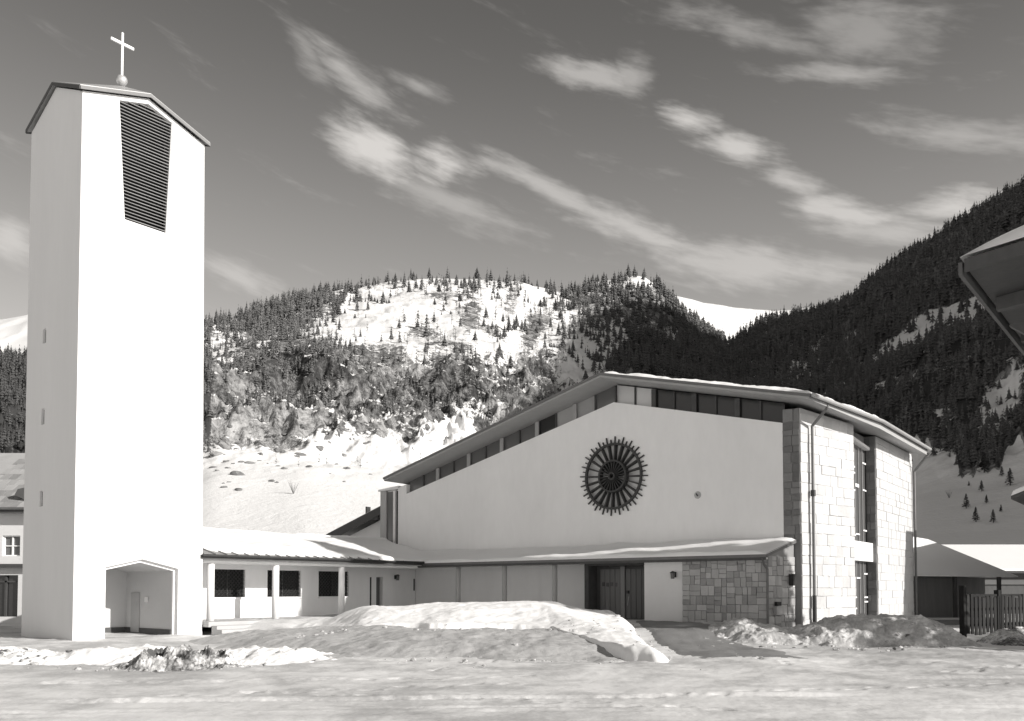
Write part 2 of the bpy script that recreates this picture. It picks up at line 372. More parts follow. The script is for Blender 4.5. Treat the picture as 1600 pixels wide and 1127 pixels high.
fx = np.array([-4000, -600, -120, 120, 600, 4000.]); GY, GX = np.meshgrid(fx, fx, indexing='ij')
struct('snow_field', grid_mesh('snow_field', GX, GY, GX * 0 - .42), 'snow')

# ------------------------------------------------------------------ mountains
def pk(pts):                                            # photo column with (row, depth) knots -> azimuth, [(r, z)]
    x, ks = pts; out = []
    for y, d in ks: p = at_depth(x, y, d); out.append((math.hypot(p[0], p[1]), p[2]))
    return math.atan2((x - CX), F), out
PROF = [pk(p) for p in [
 (-900, [(912,90),(880,130),(800,210),(700,330),(640,500),(600,800)]),
 (-300, [(912,90),(880,130),(800,210),(700,330),(640,500),(600,800)]),
 (0,    [(912,90),(860,130),(780,200),(690,330),(625,520),(566,800)]),
 (200,  [(912,85),(850,125),(760,185),(670,260),(590,370),(520,640)]),
 (320,  [(908,85),(850,115),(740,170),(655,250),(570,330),(508,560)]),
 (480,  [(908,85),(845,112),(745,170),(662,255),(552,330),(470,700)]),
 (640,  [(908,85),(845,115),(750,180),(685,262),(560,340),(440,800)]),
 (740,  [(908,85),(848,118),(760,185),(690,270),(565,350),(438,830)]),
 (860,  [(908,85),(850,125),(770,200),(690,300),(560,430),(455,850)]),
 (960,  [(908,88),(852,130),(775,205),(690,320),(560,480),(438,850)]),
 (1060, [(910,90),(856,135),(780,210),(690,340),(580,520),(478,870)]),
 (1140, [(910,90),(860,140),(790,220),(700,360),(620,560),(552,1000)]),
 (1230, [(910,90),(860,140),(790,220),(700,340),(600,560),(505,950)]),
 (1340, [(905,85),(850,130),(780,190),(700,290),(580,520),(475,900)]),
 (1430, [(898,80),(838,110),(770,150),(690,210),(540,420),(408,850)]),
 (1590, [(885,75),(828,100),(750,135),(670,180),(480,380),(308,800)])]]
PROF += [(R(a), k) for a, k in [(45, [(75,0),(90,5),(120,22),(160,50),(300,160),(700,420)]), (58, [(72,0),(84,6),(110,27),(150,60),(280,170),(600,400)]),
 (66, [(76,0),(88,5),(115,22),(150,48),(260,130),(500,280)]), (72, [(110,0),(130,4),(160,12),(200,22),(280,45),(500,90)]), (86, [(160,-.4),(180,0),(220,3),(260,6),(360,16),(560,35)])]]
SKY = [(-900,600),(-300,590),(0,566),(45,562),(200,515),(320,505),(350,503),(380,496),(420,482),(460,470),(520,456),(580,445),(640,437),(700,436),(760,437),(820,443),(860,453),(895,460),(915,450),(935,440),(960,437),(990,430),(1010,432),(1035,448),(1055,470),(1075,498),(1100,516),(1130,536),(1145,548),(1160,535),(1190,515),(1230,504),(1270,498),(1310,490),(1340,472),(1380,436),(1420,412),(1460,388),(1500,362),(1540,338),(1590,308)]
paz = np.array([p[0] for p in PROF]); KR = np.array([[k[0] for k in p[1]] for p in PROF]); KZ = np.array([[k[1] for k in p[1]] for p in PROF])
AZ = np.unique(np.concatenate([np.linspace(R(-52), R(-32), 60), np.linspace(R(-32), R(33), 800), np.linspace(R(33), R(86), 180)]))
def smooth(v, k=9): kk = np.hanning(k + 2)[1:-1]; kk /= kk.sum(); return np.convolve(np.pad(v, k // 2, mode='edge'), kk, 'valid')
KRi = np.stack([smooth(np.interp(AZ, paz, KR[:, j]), 41) for j in range(6)], 1); KZi = np.stack([smooth(np.interp(AZ, paz, KZ[:, j]), 41) for j in range(6)], 1)
saz = np.array([math.atan2(x - CX, F) for x, y in SKY]); sy = np.array([y for x, y in SKY], float)
inf = (AZ > saz[0]) & (AZ < saz[-1])
px = CX + F * np.tan(AZ); ysk = smooth(np.interp(AZ, saz, sy), 5)
for i in np.where(inf)[0]:
    d = KRi[i, 5] * math.cos(AZ[i]); KZi[i, 5] = at_depth(px[i], ysk[i], d)[2]
SS = np.concatenate([np.linspace(0, 1, 30, False), np.linspace(1, 2, 46, False), np.linspace(2, 3, 64, False), np.linspace(3, 4, 74, False), np.linspace(4, 5, 96, False), np.linspace(5, 6.0, 24)])
RR = np.empty((len(SS), len(AZ))); ZZ = np.empty_like(RR)
KR2 = np.concatenate([KRi, KRi[:, 5:6] * 1.35], 1); KZ2 = np.concatenate([KZi, KZi[:, 5:6] * .86], 1)
for j in range(len(AZ)):
    RR[:, j] = np.interp(SS, np.arange(7), KR2[j]); ZZ[:, j] = np.interp(SS, np.arange(7), KZ2[j])
TX = RR * np.sin(AZ)[None]; TY = RR * np.cos(AZ)[None]
Sg = SS[:, None] + 0 * RR
rockiness = sst(Sg, 2.05, 2.75) * (1 - .86 * sst(Sg, 3.5, 4.2)) * (1 - .5 * sst(TX / np.maximum(TY, 1), .2, .35))
fade = sst(Sg, 0, .9) * (1 - .72 * np.exp(-((Sg - 5) / .12) ** 2))
ZZ = ZZ + fade * ((.25 + .75 * sst(Sg, 1.5, 2.3)) * RR * .012 * fbm(TX * .02, TY * .02, 4, 31) + rockiness * (14 * ridged(TX * .022 + .012 * ZZ, TY * .016, 5, 41) + 4.6 * ridged(TX * .10, TY * .07, 4, 47)) + 1.3 * sst(Sg, 1.7, 2.4) * fbm(TX * .12, TY * .12, 4, 51))
ZZ[:6] -= np.linspace(1.2, 0, 6)[:, None]
# where each point of the mountainside shows in the photo: used to copy the photo's pattern of snow, rock and wood on to it
dw = TY * FW[1] + (ZZ - 1.7) * FW[2]; dw = np.maximum(dw, 1); PXg = CX + F * TX / dw; PYg = PY - F * (TY * UP[1] + (ZZ - 1.7) * UP[2]) / dw
def blobs(x, y, items):
    t = 0
    for cx, cy, rx, ry, an, v in items:
        c, s_ = math.cos(R(an)), math.sin(R(an)); p = ((x - cx) * c + (y - cy) * s_) / rx; o_ = (-(x - cx) * s_ + (y - cy) * c) / ry
        t = t + v * np.exp(-(p * p + o_ * o_) ** 1.5)
    return t
SNOWB = [(660,515,34,12,10,-.5),(735,490,16,30,20,-.45),(800,470,14,34,25,-.5),(850,495,20,40,30,-.5),(690,462,40,7,-5,-.4),(770,520,30,14,30,-.5),(620,470,22,9,0,-.35),(880,540,24,34,30,-.4),(540,500,16,12,0,-.3),(825,530,16,24,20,-.4),
  (600,488,95,36,12,.40),(720,462,150,30,2,.30),(560,508,60,28,0,.5),(690,500,90,30,5,.28),(780,545,46,40,50,.5),(800,500,70,24,55,.32),(870,520,110,34,62,.32),(850,470,60,22,20,.40),(900,560,60,50,40,.35),
  (985,440,42,11,0,.75),(945,436,18,9,0,.5),(960,520,22,34,20,.3),(1062,520,30,14,0,.3),(700,690,60,36,-15,.7),(650,560,30,30,0,.2),(740,640,60,20,-20,.25),(345,520,34,56,-20,.35),
  (1450,520,120,24,-27,.75),(1250,580,44,26,-40,.65),(1310,560,30,14,-40,.5),(1530,480,40,18,-25,.5),(1565,625,30,70,25,.8),(1200,520,40,20,-15,.55),(1400,545,40,14,-30,.5),(1160,535,16,26,10,.3),(1480,680,26,40,20,.3),(1440,500,40,12,-20,.4),(1345,520,40,12,-30,.6),(1300,610,30,10,-35,.5),(1420,590,44,9,-28,.5),(1290,530,24,9,-35,.45),(1380,600,34,10,-30,.35),(1500,560,36,9,-28,.4),(1470,640,20,12,-20,.35),(1180,570,14,26,15,.4),(1230,545,30,10,-30,.4)]
def snow_map(x, y):
    s = .20 + 0 * x
    s = np.where(x < 1060, .38, s)
    s = s + blobs(x, y, SNOWB)
    apron = sst(y - 14 * np.sin(x * .02) - 10 * np.sin(x * .057 + 1), 662, 712) * (1 - sst(x, 640, 1000))
    s = np.maximum(s, apron * 1.0)
    edge = 690 + 46 * sst(x, 1455, 1510) - 55 * sst(x, 1540, 1600) + 9 * np.sin(x * .13) + 7 * np.sin(x * .31 + 1)
    s = np.maximum(s, sst(y, edge - 6, edge + 12) * sst(x, 1200, 1400) * 1.2)
    s = np.where((x < 60), .1, s)
    return s
def wood_map(x, y):                                     # dark conifers
    d = .10 + 0 * x
    right = sst(x - .25 * (y - 500), 1010, 1110); d = np.maximum(d, right * 1.1)
    d = d + blobs(x, y, [(970,500,70,60,0,.42),(1010,560,70,40,0,.7),(680,620,90,46,10,.42),(440,560,120,90,30,.55),(820,450,90,18,6,.25),(720,450,60,16,0,.1),(860,520,50,70,0,.3),(760,600,40,60,0,.3),(480,480,120,26,-14,.5),(600,640,60,40,0,.2),(690,530,50,40,10,.3),(790,560,16,70,-8,.5)])
    d = np.where(x < 330, 1.0, d)
    d = d * (1 - .86 * np.clip(blobs(x, y, [b for b in SNOWB]) * 1.2, 0, 1))
    edge = 690 + 46 * sst(x, 1455, 1510) - 55 * sst(x, 1540, 1600) + 9 * np.sin(x * .13) + 7 * np.sin(x * .31 + 1)
    d = d * (1 - .985 * sst(y, edge - 26, edge + 14) * sst(x, 1100, 1300)) * (1 - sst(y, 640, 680) * (1 - sst(x, 900, 1100)) * sst(x, 325, 335))
    return np.clip(d, 0, 1)
snow_g = snow_map(PXg, PYg); wood_g = wood_map(PXg, PYg)
snow_g = np.where(Sg > 5.02, np.maximum(snow_g, .3), snow_g)
cover = np.stack([snow_g - .35 * np.clip(wood_g - .5, 0, 1), np.clip(.04 + .8 * wood_g, 0, 1), 0 * snow_g], -1)
struct('mountainside', grid_mesh('mountainside', TX, TY, ZZ, cover=cover), 'mountainside')
# far snow ranges behind the saddle and behind the tower
def far_range(name, pts, depth, back):
    pts = np.array(pts, float); xs = np.linspace(pts[0, 0], pts[-1, 0], 160); ys = np.interp(xs, pts[:, 0], pts[:, 1])
    t = np.linspace(0, 1, 60)[:, None]; top = np.array([at_depth(x, y, depth)[2] for x, y in zip(xs, ys)])[None]
    yd = depth - back + back * t + 0 * top; xx = ((xs - CX) / F)[None] * (depth - back * .6 + back * .6 * t)
    z = top * (t ** .85) + sst(t, 0, .2) * (1 - .8 * sst(t, .8, 1)) * (34 * fbm(xx * .004, yd * .004, 5, 61) + 12 * ridged(xx * .01, yd * .01, 4, 67))
    back_ = np.stack([xx[-1], yd[-1] + 500, z[-1] * .8]); xx = np.vstack([xx, back_[0]]); yd = np.vstack([yd, back_[1]]); z = np.vstack([z, back_[2]])
    t = np.vstack([t, [[1.]]])
    cv = np.stack([.95 - .55 * (1 - sst(t, .35, .75)) + 0 * xx, .25 + 0 * xx, 0 * xx], -1)
    struct(name, grid_mesh(name, xx, yd, z, cover=cv), 'mountainside')
far_range('snow_ridge', [(960,470),(1020,458),(1060,463),(1100,473),(1150,481),(1200,484),(1240,485),(1290,480),(1330,470),(1400,455),(1480,450)], 2600, 1300)
far_range('snow_mountain', [(-700,560),(-300,520),(-80,505),(0,498),(25,494),(60,488),(150,470),(260,478),(340,505),(400,530)], 2400, 1300)
def terrain_at(az_, s_):                                # bilinear point on the mountainside
    j = np.clip(np.searchsorted(AZ, az_) - 1, 0, len(AZ) - 2); i = np.clip(np.searchsorted(SS, s_) - 1, 0, len(SS) - 2)
    fj = (az_ - AZ[j]) / (AZ[j + 1] - AZ[j]); fi = (s_ - SS[i]) / (SS[i + 1] - SS[i]); out = []
    for G in (TX, TY, ZZ, RR): out.append((G[i, j] * (1 - fj) + G[i, j + 1] * fj) * (1 - fi) + (G[i + 1, j] * (1 - fj) + G[i + 1, j + 1] * fj) * fi)
    return out

# ------------------------------------------------------------------ trees
def conifer_mesh(seed, tiers, n, fat=.2):               # unit height, jagged whorls of drooping branches
    r = random.Random(seed); v = []; f = []; k = 5
    for i in range(k): v.append((.016 * math.cos(i * 2 * math.pi / k), .016 * math.sin(i * 2 * math.pi / k), -.02))
    v.append((0, 0, .9)); f += [(i, (i + 1) % k, k) for i in range(k)]
    for t in range(tiers):
        q_ = t / (tiers - 1); zb = .10 + .74 * q_; zt = min(zb + .30 * (1 - .45 * q_), 1.0); rad = fat * (1 - q_) ** .85 + .022; o = len(v); v.append((0, 0, zt)); ph = r.uniform(0, 6.28)
        for i in range(2 * n):
            rr = rad * (r.uniform(.8, 1.2) if i % 2 == 0 else r.uniform(.35, .6)); zz = zb + r.uniform(-.02, .03) + (0 if i % 2 == 0 else .07)
            v.append((rr * math.cos(ph + i * math.pi / n), rr * math.sin(ph + i * math.pi / n), zz))
        f += [(o, o + 1 + i, o + 1 + (i + 1) % (2 * n)) for i in range(2 * n)]
    return np.array(v), f
def larch_mesh(seed):
    r = random.Random(seed); v = []; f = []; k = 3
    for i in range(k): v.append((.02 * math.cos(i * 2.1), .02 * math.sin(i * 2.1), -.02))
    v.append((0, 0, 1)); f += [(i, (i + 1) % k, k) for i in range(k)]
    for i in range(15):
        z = r.uniform(.16, .92); a = r.uniform(0, 6.28); l = .20 * (1 - z) + .03; up = r.uniform(-.03, .07); o = len(v); wdt = .028
        v += [(0, 0, z + wdt), (0, 0, z - wdt), (l * math.cos(a), l * math.sin(a), z + up)]; f.append((o, o + 1, o + 2))
    return np.array(v), f
def sample_trees(n, dens, az0, az1, s0, s1, seed):
    g = np.random.default_rng(seed); a = g.uniform(az0, az1, n); s_ = g.uniform(s0, s1, n)
    x, y, z, rr = terrain_at(a, s_); d = y * FW[1] + (z - 1.7) * FW[2]; px_ = CX + F * x / d; py_ = PY - F * (y * UP[1] + (z - 1.7) * UP[2]) / d
    wgt = rr / rr.max(); k = g.uniform(0, 1, n) < dens(px_, py_, a) * (wgt ** .6)
    return x[k], y[k], z[k], px_[k], py_[k], rr[k]
def mass(name, tpl, x, y, z, h, fat, m, label, cat):
    """many trees too small to pick apart, one mesh"""
    vs = []; fs = []; o = 0; g = np.random.default_rng(len(x)); T = [(t[0], np.array(t[1])) for t in tpl]
    pick = g.integers(0, len(T), len(x)); al = g.uniform(0, 6.28, len(x))
    for k, (tv, tf) in enumerate(T):
        i = np.where(pick == k)[0]
        if not len(i): continue
        ca, sa = np.cos(al[i])[:, None], np.sin(al[i])[:, None]; H = h[i][:, None]; Wd = (h * fat)[i][:, None]
        P = np.stack([x[i][:, None] + Wd * (tv[:, 0] * ca - tv[:, 1] * sa), y[i][:, None] + Wd * (tv[:, 0] * sa + tv[:, 1] * ca), z[i][:, None] - .3 + H * tv[:, 2]], -1)
        vs.append(P.reshape(-1, 3)); fs.append((tf[None] + (np.arange(len(i)) * len(tv))[:, None, None]).reshape(-1, 3) + o); o += P.shape[0] * P.shape[1]
    v = np.concatenate(vs); f = np.concatenate(fs); me = bpy.data.meshes.new(name)
    me.vertices.add(len(v)); me.vertices.foreach_set('co', v.astype(np.float32).ravel()); me.loops.add(len(f) * 3); me.loops.foreach_set('vertex_index', f.astype(np.int32).ravel())
    me.polygons.add(len(f)); me.polygons.foreach_set('loop_start', (np.arange(len(f)) * 3).astype(np.int32)); me.polygons.foreach_set('loop_total', np.full(len(f), 3, np.int32)); me.update()
    return tag(link(name, me, m, None, (0, 0, 0)), label, cat, kind='stuff')
CON = [conifer_mesh(i, 4 + i % 3, 5, (.15, .19, .24, .17, .27, .21)[i % 6]) for i in range(9)]; LAR = [larch_mesh(i) for i in range(5)]
# dark forest of the right-hand mountain
x, y, z, p_, q_, r_ = sample_trees(70000, lambda a, b, c: wood_map(a, b) * (sst(a, 1040, 1100)) * np.where(c > R(31), .8, 1), R(9), R(68), 2.0, 5.03, 1)
k = slice(0, 19000); mass('mountain_forest', CON, x[k], y[k], z[k], r_[k] * rng.uniform(.011, .021, len(x[k])), 1.1, 'conifer', 'dark conifer forest covering the steep mountainside on the right', 'forest')
k = slice(19000, 31000); mass('mountain_larches', LAR, x[k], y[k], z[k], r_[k] * rng.uniform(.012, .02, len(x[k])), 1.3, 'larch', 'leafless larches mixed into the dark forest on the right', 'forest')
# woods of the central hill and its left flank
x, y, z, p_, q_, r_ = sample_trees(34000, lambda a, b, c: np.clip(wood_map(a, b) * .8, 0, 1) * (1 - sst(a, 1050, 1100)) * (.25 + .75 * sst(a, 870, 930) + .25 * (1 - sst(a, 500, 600))) * sst(a, 300, 330), R(-21), R(12), 2.15, 5.02, 2)
mass('hill_conifer_wood', CON, x, y, z, r_ * rng.uniform(.009, .019, len(x)), 1.0, 'conifer', 'dark conifers scattered thickly over the rocky central hill', 'wood')
x, y, z, p_, q_, r_ = sample_trees(13000, lambda a, b, c: np.clip(wood_map(a, b) + .12, 0, 1) * .7 * (1 - sst(a, 900, 960)) * (1 - .8 * sst(snow_map(a, b), .5, .8)), R(-21), R(7), 2.05, 4.9, 3)
mass('larch_wood', LAR, x, y, z, r_ * rng.uniform(.010, .019, len(x)), 1.1, 'larch', 'grey leafless larches on the rocky flank of the central hill', 'wood')
x, y, z, p_, q_, r_ = sample_trees(9000, lambda a, b, c: .8 + 0 * a, R(-40), R(-21), 2.0, 5.0, 4)
mass('valley_forest', CON, x, y, z, r_ * rng.uniform(.011, .02, len(x)), 1.0, 'conifer', 'dark wooded slope seen left of the bell tower', 'forest')
# trees one can pick out: skyline, snowy upper slope, young spruces on the right-hand slope
TM = []
for i, (tv, tf) in enumerate([conifer_mesh(40 + j, 6 + j % 3, 6, (.15, .19, .23, .26, .17, .21)[j % 6]) for j in range(9)]):
    me = bpy.data.meshes.new('conifer_tree'); me.from_pydata(tv.tolist(), [], tf); me.materials.append(MATS['conifer']); TM.append(me)
def lone_tree(p, h, label, group, fat=1.):
    o = link('conifer_tree', random.choice(TM), None, None, np.asarray(p) - EZ * .25, random.uniform(0, 6.28), (h * fat, h * fat, h)); return tag(o, label, 'tree', group)
g = np.random.default_rng(5)
for x0, x1, n, lab, grp in [(330, 640, 46, 'dark conifer on the skyline of the hill\'s left shoulder', 'conifers along the left shoulder skyline'), (640, 905, 40, 'dark conifer on the skyline above the snowy hilltop', 'conifers along the snowy hilltop skyline'),
                            (905, 1075, 22, 'dark conifer on the rocky peak behind the church ridge', 'conifers on the rocky peak'), (1145, 1590, 62, 'tall dark conifer on the skyline of the right-hand mountain', 'conifers along the right mountain skyline')]:
    xs = np.linspace(x0, x1, n) + g.uniform(-5, 5, n); aa = np.arctan2(xs - CX, F); ss_ = 4.96 + g.uniform(-.10, .05, n); x, y, z, rr = terrain_at(aa, ss_)
    for i in range(n): lone_tree((x[i], y[i], z[i]), g.uniform(10, 21) if x0 > 1100 else 4.5 + 8.5 * g.random() ** 1.4, lab, grp, g.uniform(.7, 1.5))
x, y, z, p_, q_, r_ = sample_trees(5200, lambda a, b, c: np.clip(blobs(a, b, [(620,490,110,36,10,.3),(740,470,150,32,3,.34),(860,500,70,50,40,.35),(790,540,50,40,40,.25)]), 0, 1), R(-14), R(5), 3.7, 4.9, 6)
cl = np.where(fbm(p_ * .02, q_ * .035, 3, 17) > g.uniform(-.25, .35, len(x)))[0][:112]
for i in cl: lone_tree((x[i], y[i], z[i]), 3. + 8 * g.random() ** 1.8, 'small dark conifer standing on the snowy upper slope of the central hill', 'conifers dotted over the snowy upper slope', g.uniform(.7, 1.6))

def slope_point(px_, py_):                              # where the line of sight of a photo pixel meets the mountainside
    d = (PXg - px_) ** 2 + (PYg - py_) ** 2; d[SS > 5] = 1e9; i = np.unravel_index(np.argmin(d), d.shape); return np.array([TX[i], TY[i], ZZ[i]])
def spruce(px_, py_, hpx, label, bush=1.):
    p = slope_point(px_, py_); h = hpx * p[1] / F; root = thing('young_spruce', label, 'tree', p, 'young spruces on the snowy slope right of the church')
    MB().tube(p - EZ * .2, p + EZ * h * .9, .03 * h, .006 * h, 6).build('trunk', 'trunk', root)
    v = []; f = []; r = random.Random(int(px_))
    for t in range(190):
        q_ = r.random() ** .8; zz = .10 + .88 * q_; rad = (.25 * bush * (1 - q_) ** .8 + .02); a = r.uniform(0, 6.28); w_ = .035 + .03 * (1 - q_); rr = rad * r.uniform(.55, 1.12); o = len(v)
        ca, sa = math.cos(a), math.sin(a)
        v += [(p[0] + h * (rad * .15 * ca), p[1] + h * (rad * .15 * sa), p[2] + h * (zz + .03)), (p[0] + h * (rr * ca - w_ * sa), p[1] + h * (rr * sa + w_ * ca), p[2] + h * (zz - .03)), (p[0] + h * (rr * ca + w_ * sa), p[1] + h * (rr * sa - w_ * ca), p[2] + h * (zz - .045))]; f.append((o, o + 1, o + 2))
    MB().add(v, f).build('crown', 'conifer', root)
for a in [(1510,794,24,'bushy young spruce highest of the pair left on the snow slope'),(1524,816,24,'lowest young spruce at the left foot of the snow slope'),(1533,768,18,'round young spruce on the upper snow slope beside a tall thin one'),
          (1542,786,14,'small thin young spruce in the middle of the snow slope'),(1553,818,22,'lowest young spruce at the right foot of the snow slope'),(1564,800,12,'small young spruce above the lowest right one'),
          (1566,744,16,'young spruce with bare stem near the top of the snow slope'),(1578,758,28,'largest young spruce beside the snowy eave at the right edge'),(1513,760,8,'tiny spruce bush below the dark tree clump'),(1484,714,8,'lone tiny spruce bush high on the slope beside the church eave'),(1538,738,34,'tall spruce at the lower rim of the forest')]: spruce(*a[:3], a[3], 1.1)

# boulders poking out of the snow apron
RM = []
for s_ in range(4):
    bm = bmesh.new(); bmesh.ops.create_icosphere(bm, subdivisions=2, radius=1.); rr = random.Random(s_)
    for v in bm.verts: v.co *= rr.uniform(.72, 1.2); v.co.z *= .62
    me = bpy.data.meshes.new('boulder'); bm.to_mesh(me); bm.free(); me.materials.append(MATS['rock']); RM.append(me)
for i in range(78):
    px_ = random.uniform(322, 590) if i > 30 else random.uniform(322, 450); py_ = random.triangular(655, 770, 690); p = slope_point(px_, py_); s_ = random.uniform(.3, .85) * (1 if i % 7 else 1.6)
    o = link('boulder', random.choice(RM), None, None, p - EZ * .1, random.uniform(0, 6), (s_ * random.uniform(.9, 1.8), s_, s_ * random.uniform(.8, 1.4))); tag(o, 'dark boulder poking out of the snow apron below the rocky hill', 'boulder', 'boulders on the snow apron')
def bush(px_, py_, hpx, label):
    p = slope_point(px_, py_); h = hpx * p[1] / F; mb = MB(); r = random.Random(3)
    for i in range(26):
        a = r.uniform(0, 6.28); l = h * r.uniform(.6, 1.1); q_ = p + np.array([math.cos(a) * .45 * l, math.sin(a) * .45 * l, l]); mb.tube(p - EZ * .1, q_, .022, .006, 4, False)
    tag(mb.build('bare_shrub', 'larch'), label, 'shrub')
bush(458, 772, 20, 'bare shrub standing alone on the bright snow apron')
bush(1482, 778, 12, 'bare shrub alone on the shaded slope beside the church')

# ------------------------------------------------------------------ bell tower
TA, TB = -18.13, 17.37
def T(a, b, z): return L(TA + a, TB + b, z)
tw = thing('bell_tower', 'tall white plastered bell tower with louvred belfry and gabled passage', 'tower', T(2.3, 2.06, 0))
TWA, TWB = 4.62, 4.12
LOUV = [(1.5, 14.53), (3.03, 14.53), (3.21, 18.66), (2.3, 18.97), (1.25, 18.64)]
ARCH = [(1.03, -.3), (3.66, -.3), (3.66, 2.42), (2.33, 2.73), (1.03, 2.42)]
mb = MB()
mb.holed([[(0, -.4), (TWA + .03, -.4), (TWA - .14, 18.36), (2.3, 19.16), (0, 18.40)], LOUV[::-1], ARCH[::-1]], lambda p, d: T(p[0], d, p[1]), 0, .16)
slit = [(2.52, 10.33, 10.85), (2.52, 7.45, 8.02), (2.52, 4.57, 5.12)]
mb.holed([[(.16, -.4), (TWB, -.4), (TWB, 18.38), (2.06, 19.3), (.16, 18.46)]] + [[(b, z0), (b, z1), (b + .26, z1), (b + .26, z0)] for b, z0, z1 in slit], lambda p, d: T(d, p[0], p[1]), 0, .16)
mb.prism([T(.16, TWB, -.4), T(TWA, TWB, -.4), T(TWA - .14, TWB, 18.36), T(2.3, TWB, 19.16), T(.16, TWB, 18.45)], -EB * .16)
mb.prism([T(TWA + .028, .16, -.4), T(TWA + .028, TWB - .16, -.4), T(TWA - .142, TWB - .16, 18.4), T(TWA - .142, 2.06, 19.2), T(TWA - .142, .16, 18.4)], -EA * .16)
mb.build('wall', 'tower_plaster', tw)
for b, z0, z1 in slit:
    f = MB().box(T(.08, b, z0), EB * .26, EA * .05, EZ * (z1 - z0)).build('slit_window', 'shade_plaster', tw)
    MB().box(T(.07, b + .1, z0 + .03), EB * .13, EA * .02, EZ * (z1 - z0 - .06)).build('pane', 'pane_grey', f)
MB().prism([T(a, .55, z) for a, z in LOUV], EB * .3).build('belfry_shade', 'dark_interior', tw)
zs = np.arange(14.60, 18.9, .118)
for z in zs:
    lft = np.interp(z, [14.53, 18.64, 18.97], [1.5, 1.25, 2.3]); rgt = np.interp(z, [14.53, 18.66, 18.97], [3.03, 3.21, 2.3])
    if rgt - lft < .25: continue
    s_ = MB(); o = T(lft + .005, .04, z); s_.box(o, EA * (rgt - lft - .01), EB * .13 + EZ * .045, EZ * .022 - EB * .006); s_.build('slat', 'louvre_wood', tw)
MB().box(T(3.00, .02, 14.53), EA * .03, EB * .12, EZ * 4.15 + EA * .175).build('louvre_frame', 'sheet_metal', tw)
# passage under the tower
ins = [(1.13, -.3), (3.56, -.3), (3.56, 2.34), (2.33, 2.62), (1.13, 2.34)]
MB().holed([[(.9, -.3), (3.8, -.3), (3.8, 2.6), (2.33, 2.95), (.9, 2.6)], ins[::-1]], lambda p, d: T(p[0], d, p[1]), .163, .26).build('passage_frame', 'tower_plaster', tw)
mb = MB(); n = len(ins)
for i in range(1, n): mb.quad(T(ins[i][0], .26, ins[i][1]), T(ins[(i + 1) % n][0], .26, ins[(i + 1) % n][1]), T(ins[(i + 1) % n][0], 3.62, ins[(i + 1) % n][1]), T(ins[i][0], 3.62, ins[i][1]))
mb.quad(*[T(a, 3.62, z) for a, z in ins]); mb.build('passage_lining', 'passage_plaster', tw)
MB().box(T(3.555, .27, -.2), -EA * .03, EB * 3.3, EZ * .42).box(T(1.2, 3.6, -.2), EA * 2.32, -EB * .03, EZ * .42).build('plinth', 'dark_wood', tw)
def on_right(px_, py_): p = on_plane(px_, py_, T(3.56, 0, 0), EA) - T(0, 0, 0); return p @ EB, p[2]
b1, zt = on_right(206, 926); b0, _ = on_right(219, 926)
MB().box(T(3.555, b0, .05), -EA * .03, EB * (b1 - b0), EZ * (zt - .05)).build('door', 'concrete', tw)
b1, zt = on_right(231, 937); MB().cbox(T(3.50, b1, zt), EA * .10, EB * .12, EZ * .18).build('lamp_shade', 'trim_white', tw, bevel=.02)
# four-gabled roof
ov = .13; G = [(-ov, -ov, 18.40), (2.3, -ov, 19.20), (TWA - .12 + ov, -ov, 18.38), (TWA - .12 + ov, 2.06, 19.24), (TWA - .12 + ov, TWB + ov, 18.40), (2.3, TWB + ov, 19.22), (-ov, TWB + ov, 18.40), (-ov, 2.06, 19.34)]
top = [T(2.3, 2.06, 20.42)] + [T(a, b, z + .11) for a, b, z in G]; bot = [T(2.3, 2.06, 20.26)] + [T(a, b, z) for a, b, z in G]
mb = MB(); mb.add(top, [(0, i, i % 8 + 1) for i in range(1, 9)]); mb.add(bot, [(0, i % 8 + 1, i) for i in range(1, 9)])
for i in range(8): mb.quad(bot[i + 1], bot[(i + 1) % 8 + 1], top[(i + 1) % 8 + 1], top[i + 1])
rf = mb.build('roof', 'sheet_metal', tw)
for i in range(8):
    p0, p1 = T(*G[i]), T(*G[(i + 1) % 8]); out = np.cross(p1 - p0, EZ); out /= np.linalg.norm(out); MB().box(p0 + out * .004 - EZ * .05, p1 - p0, out * .03, EZ * .12).build('fascia_board', 'fascia_wood' if i in (0, 1) else 'dark_wood', rf)  # sunlit side lighter, other sides darker: light painted into the board colour
c = T(2.3, 2.06, 0)
bm = bmesh.new(); bmesh.ops.create_uvsphere(bm, u_segments=24, v_segments=14, radius=.2); me = bpy.data.meshes.new('ball'); bm.to_mesh(me); bm.free()
for p in me.polygons: p.use_smooth = True
link('ball', me, 'gold_ball', tw, c + EZ * 20.62)
cr = MB().cbox(c + EZ * 21.58, EA * .075, EB * .05, EZ * 1.72).build('cross', 'trim_white', tw)
MB().cbox(c + EZ * 22.02, EA * .86, EB * .062, EZ * .10).build('crossbar', 'trim_white', cr)

# ------------------------------------------------------------------ church
ch = thing('church', 'modern church with wide gabled white front, wheel window and stone side wall', 'church', L(6, 8, 0))
RB = 7.9
def z_soff(b): return 10.30 - .247 * abs(b - 8.0)
def z_roof(b): return 10.66 - .247 * abs(b - RB)
rc, rz_, rr_ = 8.02, 6.47, 1.36
circ = [(rc + rr_ * math.cos(t * math.pi / 24), rz_ + rr_ * math.sin(t * math.pi / 24)) for t in range(48)]
mb = MB(); mb.holed([[(.64, -.3), (21.35, -.3), (21.35, 6.98), (20.72, 7.12), (20.72, 6.62), (8.0, 9.64), (.64, 7.84)], circ[::-1]], lambda p, d: L(d, p[0], p[1]), 0, .35)
fw_ = mb.build('front_wall', 'facade_plaster', ch)
